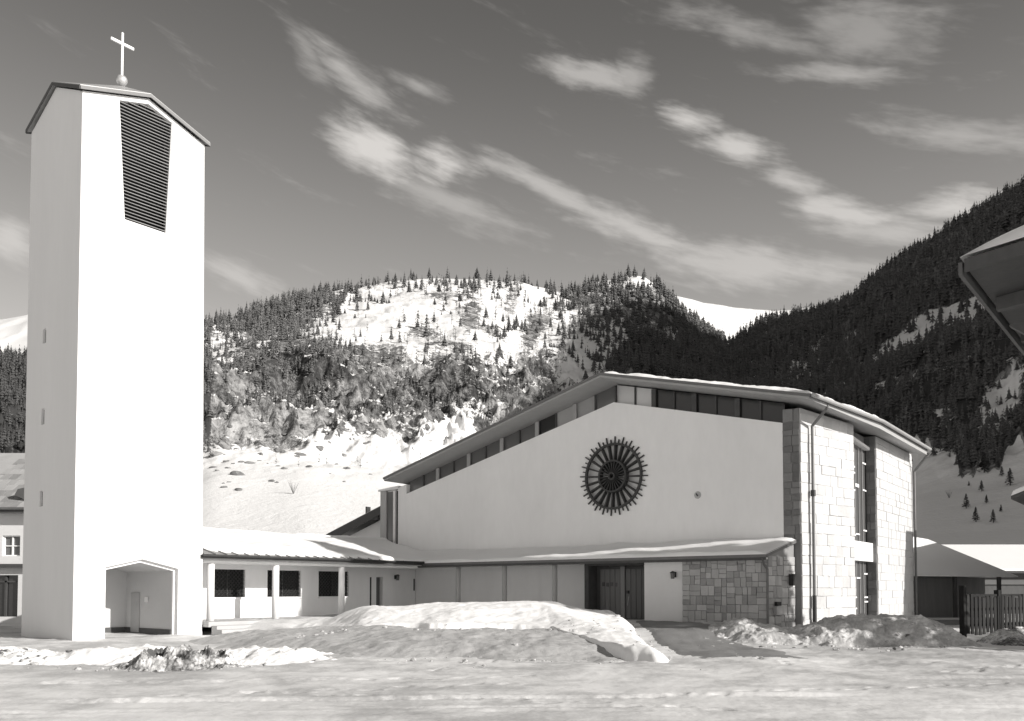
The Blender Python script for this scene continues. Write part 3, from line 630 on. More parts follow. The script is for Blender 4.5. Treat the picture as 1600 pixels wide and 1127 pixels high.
# rose window
rw = MB().add([L(.16, rc, rz_)] + [L(.16, b, z) for b, z in circ], [(0, i, i % 48 + 1) for i in range(1, 49)]).build('rose_window', 'rose_glass', ch)
def ring(r0, r1, a0, a1, n=48):
    m_ = MB()
    for i in range(n):
        t0, t1 = 2 * math.pi * i / n, 2 * math.pi * (i + 1) / n
        P = [[(r * math.cos(t), r * math.sin(t)) for r in (r0, r1)] for t in (t0, t1)]
        f = lambda q_, a: L(a, rc + q_[0], rz_ + q_[1])
        m_.quad(f(P[0][0], a0), f(P[0][1], a0), f(P[1][1], a0), f(P[1][0], a0)); m_.quad(f(P[0][0], a1), f(P[0][1], a1), f(P[1][1], a1), f(P[1][0], a1))
        m_.quad(f(P[0][1], a0), f(P[1][1], a0), f(P[1][1], a1), f(P[0][1], a1)); m_.quad(f(P[0][0], a0), f(P[1][0], a0), f(P[1][0], a1), f(P[0][0], a1))
    return m_
ring(1.33, 1.42, -.10, .02).build('outer_ring', 'rose_wood', rw); ring(.62, .70, -.16, .1).build('inner_ring', 'rose_wood', rw); ring(.10, .17, -.2, .1, 20).build('hub', 'rose_wood', rw)
def spoke(t, r0, r1, w0, w1, a0, a1):
    d = EB * math.cos(t) + EZ * math.sin(t); n_ = -EB * math.sin(t) + EZ * math.cos(t); c_ = L(0, rc, rz_)
    m_ = MB(); P = [c_ + d * r0 - n_ * w0, c_ + d * r1 - n_ * w1, c_ + d * r1 + n_ * w1, c_ + d * r0 + n_ * w0]
    return m_.prism([p + EA * a0 for p in P], EA * (a1 - a0))
for i in range(24):
    t = 2 * math.pi * (i + .25) / 24
    spoke(t, .66, 1.35, .018, .034, -.06, .155).build('spoke', 'rose_wood', rw)
    spoke(t + .13, .15, .64, .007, .02, -.14, .155).build('inner_spoke', 'rose_wood', rw)
    spoke(t, 1.36, 1.69, .026, .022, -.08, -.02).build('ray', 'rose_wood', rw)
    spoke(t + math.pi / 24, 1.37, 1.57, .024, .02, -.08, -.02).build('short_ray', 'rose_wood', rw)
# clerestory under the gable
def strip(b0, b1, n, kinds):
    bs = np.linspace(b0, b1, n + 1)
    for i in range(n):
        x0, x1 = bs[i], bs[i + 1]; zl = lambda b: 9.64 - .2368 * (b - 8) if b >= 8 else 9.64 - .2446 * (8 - b)
        P = [(x0, zl(x0) - .02), (x1, zl(x1) - .02), (x1, z_soff(x1) + .12), (x0, z_soff(x0) + .12)]
        MB().prism([L(.24, b, z) for b, z in P], EA * .04).build('clerestory_pane', kinds[i], ch)
        wd = .20 if i % 2 == 0 else .06
        if i: MB().prism([L(.17 if i % 2 else .12, x0 + s_ * wd / 2, z) for s_, z in ((-1, zl(x0) - .03), (1, zl(x0) - .03), (1, z_soff(x0) + .11), (-1, z_soff(x0) + .11))], EA * .065).build('mullion', ('soffit_wood' if b0 > 10 else 'dark_wood') if i % 2 == 0 else 'dark_wood', ch)
strip(20.72, 8.02, 12, ['pane_grey'] * 8 + ['pane_dark', 'blind', 'blind', 'pane_grey'])
strip(7.98, .64, 8, ['pane_bright', 'pane_bright', 'pane_dark', 'pane_dark', 'pane_dark', 'pane_dark', 'pane_dark', 'pane_dark'])
MB().cbox(L(.16, 8.0, 9.95), EB * .05, EA * .1, EZ * .8).build('mullion', 'dark_wood', ch)
# stone pier at the right end of the front
pier = MB().box(L(.03, .03, -.3), EB * .61, EA * .5, EZ * 8.55).build('corner_pier', 'mortar', ch)
stones(pier, L(.03, .635, 3.45), -EB, .62, 4.9, -EA, 'shaded_stone', courses(.62, 4.88, .22, .42, .26, .44))
# side wall in two leaves with a window bay between them
W0, W1, W2, W3 = (.03, 0.), (3.67, -.73), (7.14, -.58), (13.83, -.30)
def wall_leaf(p, q_, z0, z1a, z1b, m, th=.4):
    P, Q = L(*p, 0), L(*q_, 0); d = Q - P; ln = np.linalg.norm(d); d /= ln; n_ = np.array([d[1], -d[0], 0])
    o = MB().prism([P + EZ * z0, Q + EZ * z0, Q + EZ * z1b, P + EZ * z1a], -n_ * th).build('side_wall', m, ch); return o, P, d, ln, n_
sw, P, d, ln, n_ = wall_leaf(W0, W1, -.3, 8.32, 8.16, 'pale_mortar'); stones(sw, P - EZ * .25, d, ln, 8.4, n_, 'pale_stone', [r for r in courses(ln, 8.38, .30, .46, .36, .62)], gap=.008)
sw, P, d, ln, n_ = wall_leaf(W2, W3, -.3, 8.2, 8.26, 'pale_mortar')
mb = MB()
for (x0, x1, z0, z1) in courses(ln, 8.42, .28, .46, .4, .8): mb.box(P + d * (x0 + .008) + EZ * (z0 - .25 + .008) - n_ * .05, d * (x1 - x0 - .016), n_ * (.06 + random.uniform(0, .022)), EZ * (z1 - z0 - .016))
tag(mb.build('stone_facing', 'pale_stone', sw), kind='stuff')
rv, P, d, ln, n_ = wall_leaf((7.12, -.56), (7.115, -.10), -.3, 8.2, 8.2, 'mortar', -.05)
stones(rv, L(7.12, -.56, -.25), EB, .46, 8.4, -EA, 'shaded_stone', courses(.46, 8.38, .24, .42, .2, .46), depth=.06)
nb = MB().prism([L(3.6, -.27, -.3), L(7.12, -.12, -.3), L(7.12, -.12, 8.2), L(3.6, -.27, 8.2)], EB * .2).build('window_bay', 'mortar', ch)
def bay(f, z, off): a_ = 3.6 + 3.52 * f; return L(a_, -.28 + .15 * f + .007 - off, z)
ww = []
for z0, z1 in ((3.62, 7.62), (.25, 2.84)):
    wn = MB().prism([bay(.02, z0, .02), bay(.985, z0, .02), bay(.985, z1 - .04, .02), bay(.02, z1 + .12, .02)], EB * .02).build('tall_window', 'pane_art', ch)
    for i in range(7):
        f = .02 + .1608 * i * .99; MB().box(bay(f, z0, .028), bay(f + .012, z0, .028) - bay(f, z0, .028), -EB * .035, EZ * (z1 - z0 - .02)).build('glazing_bar', 'dark_metal' if i in (0, 6) else 'sheet_metal', wn)
    for i in range(16 if z1 > 5 else 9):
        f = .03 + .158 * random.randrange(6); z = random.uniform(z0 + .2, z1 - .25); MB().box(bay(f, z, .03), bay(f + .15, z, .03) - bay(f, z, .03), -EB * .05, EZ * .06).build('white_crossbar', 'trim_white', wn)
MB().box(bay(0, 2.84, .02), bay(1.0, 2.84, .02) - bay(0, 2.84, .02), -EB * .28, EZ * .78).build('spandrel', 'trim_white', ch)
MB().prism([bay(0, 7.80, .01), bay(1, 7.60, .01), bay(1, 7.72, .01), bay(0, 7.92, .01)], -EB * .22).build('window_head', 'trim_white', ch)
# plain walls out of sight
MB().box(L(.36, 21.35, -.3), EA * 13.4, -EB * .35, EZ * 7.1).prism([L(13.83, -.2, -.3), L(13.83, 21.3, -.3), L(13.83, 21.3, 6.9), L(13.83, 8, 10.2), L(13.83, -.2, 8.1)], -EA * .3).build('rear_wall', 'facade_plaster', ch)
# roof
def roof_poly(off=0., inset=0.):
    right = [(-1.25 + inset, -.85 + inset), (4.3, -1.62 + inset), (13.5 - inset, -1.15 + inset)]; left = [(13.5 - inset, 21.3 - inset), (-1.25 + inset, 21.15 - inset)]
    R_ = right + [(13.5 - inset, RB), (-1.25 + inset, RB)]; L_ = [(-1.25 + inset, RB), (13.5 - inset, RB)] + left
    return [[(a, b, z_roof(b) + off) for a, b in p] for p in (R_, L_)]
mb = MB()
for pt, pb in zip(roof_poly(), roof_poly(-.10)):
    n = len(pt); mb.add([L(*p) for p in pt] + [L(*p) for p in pb], [tuple(range(n)), tuple(range(n, 2 * n))[::-1]] + [(i, (i + 1) % n, n + (i + 1) % n, n + i) for i in range(n)])
roof = mb.build('roof', 'pipe_metal', ch)
mb = MB()
for pt, pb in zip(roof_poly(-.105, .04), roof_poly(-.33, .04)):
    pb = [(a, b, z if a > 0 else z + .14) for a, b, z in pb]
    n = len(pt); mb.add([L(*p) for p in pt] + [L(*p) for p in pb], [tuple(range(n)), tuple(range(n, 2 * n))[::-1]] + [(i, (i + 1) % n, n + (i + 1) % n, n + i) for i in range(n)])
mb.build('soffit', 'soffit_wood', roof)
gp = [(-1.2, -.93), (4.3, -1.70), (13.5, -1.23)]
for p, q_ in zip(gp, gp[1:]): MB().tube(L(*p, z_roof(p[1]) - .03), L(*q_, z_roof(q_[1]) - .03), .075, n=10).build('gutter', 'sheet_metal', roof)
def pipe(pts, r=.055, m='pipe_metal', parent=ch, name='downpipe'):
    mb = MB()
    for p, q_ in zip(pts, pts[1:]): mb.tube(p, q_, r, n=10)
    return mb.build(name, m, parent, smooth=False)
o_ = L(.55, -.27, 0)
dp = pipe([L(.1, -1.0, 8.35), L(.1, -.98, 8.2), o_ + EZ * 7.7, o_ + EZ * .2]); MB().tube(o_ + EZ * 5.1, o_ + EZ * 5.32, .09, n=10).build('pipe_clamp', 'dark_metal', dp)
MB().tube(o_ + EZ * .2, o_ + EZ * 1.45, .075, n=10).build('standpipe', 'dark_metal', dp)
o_ = L(13.7, -.45, 0); pipe([L(13.4, -1.2, 8.2), o_ + EZ * 7.4, o_ + EZ * -.2])
# entrance block under the canopy
en = thing('entrance_block', 'low entrance with rubble stone wall, double door and canopy roof', 'entrance', L(-1, 4, .3))
c0, c1 = (-1.62, .60), (-.02, .26)
P, Q = L(*c0, 0), L(*c1, 0); n_ = np.array([(Q - P)[1], -(Q - P)[0], 0]); n_ /= np.linalg.norm(n_)
sf = MB().box(L(-1.62, .62, .0), EB * 3.32, EA * .3, EZ * 2.92).build('stone_front', 'mortar', en)
stones(sf, L(-1.62, 3.94, .12), -EB, 3.34, 2.8, -EA, 'stone', quarry(0, 3.34, 0, 2.74, .115))
sr = MB().prism([P + EZ * 0, Q + EZ * 0, Q + EZ * 3.3, P + EZ * 2.88], -n_ * .25).build('stone_return', 'mortar', en)
ln = np.linalg.norm(Q - P); stones(sr, P + EZ * .12, (Q - P) / ln, ln, 2.8, n_, 'stone', quarry(0, ln, 0, 2.74, .13))
MB().box(L(-1.60, 3.95, .44), EB * 1.66, EA * .3, EZ * 2.4).build('plaster_wall', 'shade_plaster', en)
MB().box(L(-1.60, 8.24, .0), EB * .2, EA * 1.55, EZ * 2.85).box(L(-1.6, 5.62, 2.62), EB * 2.62, EA * .3, EZ * .22).build('door_surround', 'dark_wood', en)
MB().box(L(-1.0, 5.62, .0), EB * 2.6, EA * .15, EZ * 2.62).build('door_frame', 'dark_wood', en)
for k, (b0, b1) in enumerate(((7.02, 8.02), (5.78, 6.78))):
    dr = MB().box(L(-1.06, b0, .48), EB * (b1 - b0), EA * .055, EZ * 2.02).build('door', 'door_wood', en)
    for i in range(4): MB().box(L(-1.085, b0 + .03 + i * .245, .5), EB * .215, EA * .022, EZ * 1.98).build('plank', 'door_wood', dr)
    if k:
        MB().tube(L(-1.12, b1 - .12, 1.5), L(-1.12, b1 - .12, 1.62), .06, n=12).build('knob', 'dark_metal', dr); MB().tube(L(-1.11, b1 - .10, 1.02), L(-1.11, b1 - .16, 1.38), .014, n=6).build('pull_handle', 'sheet_metal', dr)
    else:
        for i in range(4): MB().box(L(-1.10, b0 + .16 + i * .2, 1.78 + .02 * (i % 2)), EB * .12, EA * .014, EZ * .16).build('carved_sign', 'dark_wood', dr)
MB().box(L(-1.14, 6.80, .48), EB * .2, EA * .14, EZ * 2.12).build('door_post', 'fascia_wood', en)
MB().box(L(-2.0, 5.6, .38), EB * 2.66, EA * 1.2, EZ * .09).build('threshold', 'concrete', en)
for b in (9.85, 12.6, 15.4): MB().tube(L(-1.75, b, .2), L(-1.75, b, 2.72), .11, .11, 16).build('column', 'concrete', en, smooth=True)
cz = lambda a: 3.50 + .28 * a
def slab(poly, t0, t1): n = len(poly); return MB().add([L(a, b, z + t1) for a, b, z in poly] + [L(a, b, z + t0) for a, b, z in poly], [tuple(range(n)), tuple(range(n, 2 * n))[::-1]] + [(i, (i + 1) % n, n + (i + 1) % n, n + i) for i in range(n)])
cpoly = [(-2.05, .46, cz(-2.05)), (-.01, .16, cz(-.01)), (-.01, 20.4, cz(-.01)), (-2.05, 18.0, cz(-2.05))]
cr_ = slab(cpoly, -.13, 0).build('canopy_roof', 'pipe_metal', en)
slab([(-1.95, .62, 2.80), (-.02, .40, 2.80), (-.02, 19.9, 2.80), (-1.95, 17.9, 2.80)], -.06, 0).build('canopy_ceiling', 'trim_white', cr_)
MB().box(L(-2.0, .5, 2.70), EB * 17.4, EA * .05, EZ * .13).build('fascia_board', 'dark_wood', cr_)
pipe([L(-2.0, .62, 2.8), L(-1.86, .62, 2.55), L(-1.72, .56, 2.4), L(-1.72, .56, .2)], .045, 'pipe_metal', en)
# lamps and boxes on the walls
def lantern(p, out, label):
    t = thing('wall_lamp', label, 'lamp', p); side = np.cross(out, EZ)
    MB().cbox(p + out * .015, out * .03, side * .1, EZ * .2).build('wall_plate', 'dark_metal', t); MB().tube(p + EZ * .09, p + out * .2 + EZ * .12, .014, n=6).build('bracket', 'dark_metal', t)
    MB().tube(p + out * .2 - EZ * .16, p + out * .2 + EZ * .06, .07, .085, 8).build('glass', 'pane_grey', t); MB().tube(p + out * .2 + EZ * .06, p + out * .2 + EZ * .13, .12, .03, 8).build('cap', 'dark_metal', t)
b_, z_ = fac(1055, 898, -1.6); lantern(L(-1.60, b_, z_), -EA, 'dark wall lantern between plaster and stone beside the church door')
a_, z_ = wing(617, 902, 20.0); lantern(L(a_, 19.99, z_), -EB, 'dark wall lantern beside the narrow side door of the low wing')
tag(MB().cbox(L(-.30, .20, 2.02), EA * .3, EB * .16, EZ * .42).build('meter_box', 'dark_metal', bevel=.01), 'dark metal box high on the edge of the entrance stone wall', 'box')
mbx = thing('letter_box', 'small pale box low on the entrance stone wall beside the downpipe', 'box', P + (Q - P) * .3 + EZ * .75)
MB().cbox(P + (Q - P) * .3 + n_ * .10 + EZ * .92, (Q - P) * .26, n_ * .16, EZ * .30).build('casing', 'concrete', mbx, bevel=.01); MB().cbox(P + (Q - P) * .3 + n_ * .09 + EZ * 1.16, (Q - P) * .16, n_ * .1, EZ * .14).build('lid', 'dark_metal', mbx)
wp = thing('wall_peg', 'small dark iron peg with a round mark on the white front wall', 'peg', L(0, 4.11, 5.39))
MB().tube(L(-.006, 4.11, 5.40), L(.01, 4.11, 5.40), .15, n=24).build('round_mark', 'concrete', wp); MB().tube(L(-.006, 4.11, 5.37), L(-.2, 4.07, 5.43), .025, n=8).build('pin', 'dark_metal', wp)
# tall side bay left of the front, and the lower roof behind it
sb = thing('side_bay', 'narrow tall window bay between the church front and the low wing', 'window bay', L(.3, 22.1, 3))
MB().box(L(.25, 21.36, 2.5), EB * 1.5, EA * .6, EZ * 4.42).build('wall', 'shade_plaster', sb)
MB().box(L(.12, 22.42, 2.6), EB * .44, EA * .128, EZ * 4.3).build('pier', 'concrete', sb); MB().box(L(.2, 21.86, 2.6), EB * .55, EA * .048, EZ * 4.25).build('dark_pane', 'pane_grey', sb); MB().box(L(.2, 21.40, 2.6), EB * .28, EA * .048, EZ * 4.25).build('dark_pane', 'pane_dark', sb)
MB().box(L(.10, 21.69, 2.6), EB * .15, EA * .148, EZ * 4.28).build('mullion', 'trim_white', sb); MB().prism([L(.0, 21.36, 6.93), L(.0, 22.92, 6.90), L(.0, 22.92, 6.99), L(.0, 21.36, 7.10)], EA * .8).build('cap', 'trim_white', sb)
sc_ = thing('sacristy', 'low white annex with steep dark verge board behind the wing', 'annex', L(4, 26, 0))
MB().prism([L(2.4, 21.7, -.3), L(2.4, 28.4, -.3), L(2.4, 28.4, 4.75), L(2.4, 21.7, 6.75)], EA * 6).build('wall', 'facade_plaster', sc_)
rfs = MB().prism([L(1.7, 21.6, 7.06), L(1.7, 29.3, 4.80), L(1.7, 29.3, 5.0), L(1.7, 21.6, 7.26)], EA * 7).build('roof', 'sheet_metal', sc_)
MB().prism([L(1.66, 21.6, 6.76), L(1.66, 28.4, 4.74), L(1.66, 29.4, 4.72), L(1.66, 29.4, 4.94), L(1.66, 21.6, 7.2)], EA * .035).build('verge_board', 'dark_wood', rfs)
MB().cbox(L(1.9, 25.9, 6.15), EB * .1, EA * .3, EZ * .5).build('snow_guard', 'dark_metal', rfs); MB().cbox(L(1.75, 25.2, 5.72), EB * .7, EA * .1, EZ * .22).build('bracket', 'dark_wood', rfs)

# ------------------------------------------------------------------ low wing with colonnade
wg = thing('parish_wing', 'low white wing with round columns and lattice windows beside the tower', 'building', L(-7, 19, .3))
WB = 20.0; wins = []
for x0, y0, x1, y1 in ((333, 890, 383, 934), (418, 891, 470, 933.5), (498, 893, 545, 933.5)): a0, z1 = wing(x0, y0, WB); a1, z0 = wing(x1, y1, WB); wins.append((a0, a1, 1.34, 2.50))
da0, dz = wing(588, 902, WB); da1, _ = wing(598, 902, WB)
mb = MB().holed([[(-13.5, .2), (-.02, .2), (-.02, 2.85), (-13.5, 2.85)]] + [[(a0, z0), (a0, z1), (a1, z1), (a1, z0)] for a0, a1, z0, z1 in wins] + [[(da0, .48), (da0, dz), (da1, dz), (da1, .48)]], lambda p, d: L(p[0], WB + d, p[1]), 0, .3)
mb.box(L(-13.5, 24.5, -.2), EA * 14, EB * .3, EZ * 3.0); mb.build('wall', 'facade_plaster', wg)
for a0, a1, z0, z1 in wins:
    wn = MB().box(L(a0, WB + .2, z0), EA * (a1 - a0), EB * .04, EZ * (z1 - z0)).build('window', 'pane_dark', wg)
    MB().box(L(a0 - .02, WB - .05, z0 - .07), EA * (a1 - a0 + .04), EB * .2, EZ * .07).build('sill', 'trim_white', wn)
    gb = MB(); st_ = .17; nn = int((a1 - a0 + z1 - z0) / st_) + 1
    for k in range(nn):
        for sgn in (1, -1):
            t0 = k * st_ - (z1 - z0)                      # line a = a0 + t0 + h, clipped to the opening
            h0 = max(0, -t0); h1 = min(z1 - z0, (a1 - a0) - t0)
            if h1 - h0 < .03: continue
            p0 = (a0 + t0 + h0, z0 + h0 if sgn > 0 else z1 - h0); p1 = (a0 + t0 + h1, z0 + h1 if sgn > 0 else z1 - h1)
            gb.tube(L(p0[0], WB + .1 + .012 * sgn, p0[1]), L(p1[0], WB + .1 + .012 * sgn, p1[1]), .011, n=4, cap=False)
    gb.build('lattice_grille', 'dark_metal', wn)
    MB().box(L(a0, WB + .14, z0), EA * .05, EB * .05, EZ * (z1 - z0)).box(L(a1 - .05, WB + .14, z0), EA * .05, EB * .05, EZ * (z1 - z0)).box(L((a0 + a1) / 2 - .025, WB + .15, z0), EA * .05, EB * .04, EZ * (z1 - z0)).build('window_frame', 'dark_wood', wn)
MB().box(L(da0, WB + .22, .48), EA * (da1 - da0), EB * .05, EZ * (dz - .48)).build('side_door', 'door_wood', wg)
for px_ in (578, 646, 657):
    a_, z_ = wing(px_, 902, WB); MB().box(L(a_, WB - .03, .5 if px_ < 600 else 1.6), EA * .07, EB * .028, EZ * (z_ - .5 if px_ < 600 else .6)).build('wall_strip', 'dark_metal', wg)
for a in (-12.86, -9.95, -6.55): MB().tube(L(a, 17.88, .3), L(a, 17.88, 2.66), .14, .14, 20).build('column', 'tower_plaster', wg, smooth=True)
MB().box(L(-13.4, 17.72, 2.66), EA * 11.3, EB * .32, EZ * .10).build('beam', 'trim_white', wg)
MB().box(L(-13.4, 17.55, 2.78), EA * 13.3, EB * 2.44, EZ * .04).build('ceiling', 'facade_plaster', wg)
MB().box(L(-13.45, 17.0, .28), EA * 11, EB * 2.98, EZ * .19).build('floor_slab', 'concrete', wg)
wz = lambda b: 2.96 + .262 * (b - 17.42)
rw_ = slab([(-13.6, 17.42, wz(17.42)), (-2.0, 17.42, wz(17.42)), (-.01, 17.9, wz(17.9)), (-.01, 22, wz(22)), (-13.6, 22, wz(22))], -.1, 0)
b2 = slab([(-13.6, 22.002, wz(22)), (.1, 22.002, wz(22)), (.1, 26, 3.1), (-13.6, 26, 3.1)], -.1, 0); rw_.add(b2.v, b2.f)
wr = rw_.build('roof', 'sheet_metal', wg)
for a in np.arange(-13.4, -3.2, .48): MB().box(L(a, 17.42, wz(17.42) + .002), EA * .022, EB * 1.6 + EZ * .262 * 1.6, EZ * .05).build('standing_seam', 'sheet_metal', wr)
MB().box(L(-13.6, 17.36, 2.80), EA * 11.5, EB * .055, EZ * .16).build('fascia_board', 'dark_wood', wr)
MB().tube(L(-13.55, 17.30, 2.93), L(-2.1, 17.30, 2.93), .055, n=10).build('gutter', 'dark_metal', wr)
tag(MB().box(L(-4.6, 22.7, wz(22) - .2), EA * 1.0, EB * .6, EZ * .38).build('roof_vent', 'dark_metal'), 'low dark box behind the ridge of the wing roof', 'vent')
for i in range(3):
    so = tag(MB().box(L(-13.35, 16.95 - .34 * (i + 1), -.3), EA * (2.2 - .25 * i), EB * .36, EZ * (.3 + .46 - .13 * (i + 1))).build('stone_step', 'concrete', bevel=.015), ('highest', 'middle', 'lowest')[i] + ' of the three snowy stone steps beside the tower', 'step', 'steps beside the tower')

# ------------------------------------------------------------------ snow lying on the roofs
def snow_sheet(name, A, B, zf, thick, label, edge=.25, seed=0, amin=None):
    """snow with a rounded, uneven rim over the roof surface zf(a, b); A, B are grids"""
    nr, nc = A.shape; ii = np.minimum(np.arange(nr), np.arange(nr)[::-1])[:, None]; jj = np.minimum(np.arange(nc), np.arange(nc)[::-1])[None]
    P = C0[None, None] + EA * A[..., None] + EB * B[..., None]
    k = np.minimum(1, np.sqrt(np.minimum(ii, jj) / 3.)); h = (thick * (1 + .8 * fbm(A * .8, B * .8, 3, seed) + (.5 if seed < 10 else .12) * fbm(A * 3, B * 3, 2, seed + 1)) + .02) * k - .015
    Z = zf(A, B) + h; o = link(name, grid_mesh(name, P[..., 0], P[..., 1], Z), 'roof_snow', None, (0, 0, 0)); return tag(o, label, 'snow')
t = np.linspace(0, 1, 90)[:, None]; s_ = np.linspace(0, 1, 120)[None]
A = -1.22 + 14.6 * s_ + .05 * fbm(t * 30, s_ * 0 + 2, 3, 3); be = np.interp(-1.25 + 14.75 * s_, [-1.25, 4.3, 13.5], [-.83, -1.60, -1.13]); B = be + .06 * fbm(s_ * 60, t * 0, 4, 5) * (1 - t) + (RB - .1 - be) * t
def z_roof_np(b): return 10.66 - .247 * np.abs(b - RB)
snow_sheet('roof_snow', A, B, lambda a, b: z_roof_np(b), .15, 'snow layer on the sunny right-hand slope of the church roof', seed=7)
A = -.95 + 14.2 * s_ + .2 * fbm(t * 20, s_ * 0 + 2, 3, 3) * (1 - s_); B = RB + .05 + 12.6 * t
snow_sheet('roof_snow', A, B, lambda a, b: z_roof_np(b), .08, 'snow layer on the shaded left-hand slope of the church roof', seed=9)
wzn = lambda b: 2.96 + .262 * (b - 17.42)
A = -13.3 + 13.27 * s_ + 0 * t; lo_ = 17.40 + .36 * (1 - sst(A, -5.6, -4.6)) + 1.5 * np.exp(-(A + 13.3) / .55) + .09 * fbm(A * 2.2, A * 0, 3, 4) + .5 * sst(A, -2.2, -.05); B = lo_ + (22.02 - lo_) * t
snow_sheet('wing_roof_snow', A, B, lambda a, b: wzn(b), .13, 'smooth snow layer on the front slope of the low wing', seed=11)
B = 22.0 + 3.95 * t + 0 * A; snow_sheet('wing_roof_snow', A, B, lambda a, b: wzn(22) - .262 * (b - 22) + .1 - .1 * (b > 22.5), .12, 'snow on the rear slope of the low wing', seed=12)
A = -2.09 + 2.05 * t + 0 * s_; B = (.44 - .28 * t) + s_ * (18.4 + 1.6 * t - .44 + .28 * t)
snow_sheet('canopy_snow', A, B, lambda a, b: 3.50 + .28 * a, .11, 'snow lying along the entrance canopy below the wheel window', seed=13)

# ------------------------------------------------------------------ snow banks, path
def bank(name, x0, x1, y0, y1, hf, m, label, cat='snow bank', nx=240, ny=160):
    X, Y = np.meshgrid(np.linspace(x0, x1, nx), np.linspace(y0, y1, ny)); h = hf(X, Y); Z = ground_z(X, Y) + np.maximum(h, -.25)
    return tag(link(name, grid_mesh(name, X, Y, Z, keep=h > -.12), m, None, (0, 0, 0)), label, cat)
def lumps(x, y, h, seed, a=1.): return np.where(h > .02, 1, 0) * a * (.13 * fbm(x * .7, y * .7, 4, seed) + .02 * ridged(x * 1.3, y * 1.3, 4, seed + 3) * sst(h, .05, .4) + .035 * fbm(x * 3.2, y * 3.2, 4, seed + 7))
def path_edge(x, y): return 4.0 + .035 * (y - 20) + .3 * fbm(y * .7, x * 0, 3, 77)
def mound_h(x, y):
    foot = np.interp(x, [-11, -7, -5, -2, 0, 1.2, 2.0, 2.7, 3.3, 4.4], [31, 28.6, 26.4, 25.4, 25.9, 25.2, 22.6, 20.5, 20.0, 19.6]) + .8 * fbm(x * .6, y * .2, 4, 70); d = y - foot
    h = .66 * sst(d, -.1, .8) + .46 * sst(d, .2, 5.2); h = h * (.45 * sst(path_edge(x, y) - x, 0, .8) + .55 * sst(path_edge(x, y) - x, .3, 4.6)) * (1 - sst(y, 31.4, 34.6)) * sst(x + .25 * (y - 28), -7.9, -4.0)
    return h + lumps(x, y, h, 71, .7) - .14 + .1 * sst(h, 0, .2)
bank('snow_mound', -11, 5, 18.8, 35, mound_h, 'bank_snow', 'broad bright snow mound in front of the colonnade', nx=420, ny=330)
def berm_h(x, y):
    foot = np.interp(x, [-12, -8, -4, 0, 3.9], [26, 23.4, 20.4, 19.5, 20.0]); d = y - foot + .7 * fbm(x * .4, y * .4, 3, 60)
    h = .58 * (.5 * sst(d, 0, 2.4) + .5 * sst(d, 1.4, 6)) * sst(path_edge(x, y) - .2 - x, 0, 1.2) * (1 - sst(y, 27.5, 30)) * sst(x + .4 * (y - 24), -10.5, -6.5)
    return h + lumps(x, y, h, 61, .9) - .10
bank('shaded_snow_berm', -12.5, 4.4, 18.6, 30.5, berm_h, 'shade_grey_snow', 'snow slope below the bright mound, greyed to stand for its shade', nx=420, ny=260)
def pile_h(x, y):
    c_ = 27.2 - .12 * (x - 9); d = 1 - ((y - c_) / (1.9 + .3 * fbm(x * .7, x * 0, 2, 80))) ** 2; e = sst(x, 5.6, 8.2) * (1 - sst(x, 12.6, 14.4))
    h = .62 * np.clip(d, 0, 1) ** .8 * e * (1 + .5 * fbm(x * .55, y * .3, 3, 81) + .35 * sst(x, 8.5, 10)); return h + np.where(h > .02, 1, 0) * (.10 * ridged(x * 1.1, y * 1.1, 5, 82) * sst(h, .03, .3) + .14 * fbm(x * 1.2, y * 1.2, 4, 84) + .08 * fbm(x * 4, y * 4, 4, 83)) - .11
bank('snow_pile', 5.2, 14.6, 24.4, 30, pile_h, 'pile_snow', 'lumpy grey snow pile in front of the stone entrance wall', nx=300, ny=200)
def left_h(x, y):
    d = 1 - ((y - 20.6 - .08 * (x + 9)) / 1.5) ** 2; h = .30 * np.clip(d, 0, 1) * sst(x, -18, -15) * (1 - sst(x, -5.5, -3)) * (1 + .7 * fbm(x * .8, y * .8, 3, 90)); return h + np.where(h > .01, 1, 0) * (.08 * ridged(x * 1.5, y * 1.5, 5, 91) + .10 * fbm(x * 2.2, y * 2.2, 4, 92)) - .11
bank('snow_ridge_bank', -18, -2.5, 18.8, 22.8, left_h, 'bank_snow', 'low trampled snow ridge along the road in front of the tower', nx=420, ny=140)
def clod_h(x, y):
    d = 1 - ((x + 7.15) / 1.45) ** 2 - ((y - 18.6) / .85) ** 2; h = .26 * np.clip(d, 0, 1) ** .7; return h + np.where(h > .01, 1, 0) * (.34 * ridged(x * 2.2, y * 2.2, 5, 95) * sst(h, 0, .2) + .05 * fbm(x * 9, y * 9, 3, 96)) - .07
bank('muddy_snow_heap', -8.8, -5.4, 17.6, 19.6, clod_h, 'mud_shade_snow', 'small heap of muddy frozen snow clods left of centre', 'snow heap', nx=200, ny=130)
def rut_h(x, y): d = 1 - ((x + 12.4) / 1.2) ** 2 - ((y - 20.0) / .5) ** 2; h = .16 * np.clip(d, 0, 1) ** .7; return h + np.where(h > .01, 1, 0) * .22 * ridged(x * 2.4, y * 2.4, 4, 98) * sst(h, 0, .1) - .06
bank('muddy_snow_heap', -13.8, -11, 19.2, 20.8, rut_h, 'mud_shade_snow', 'thin streak of muddy snow in front of the tower corner', 'snow heap', nx=140, ny=80)
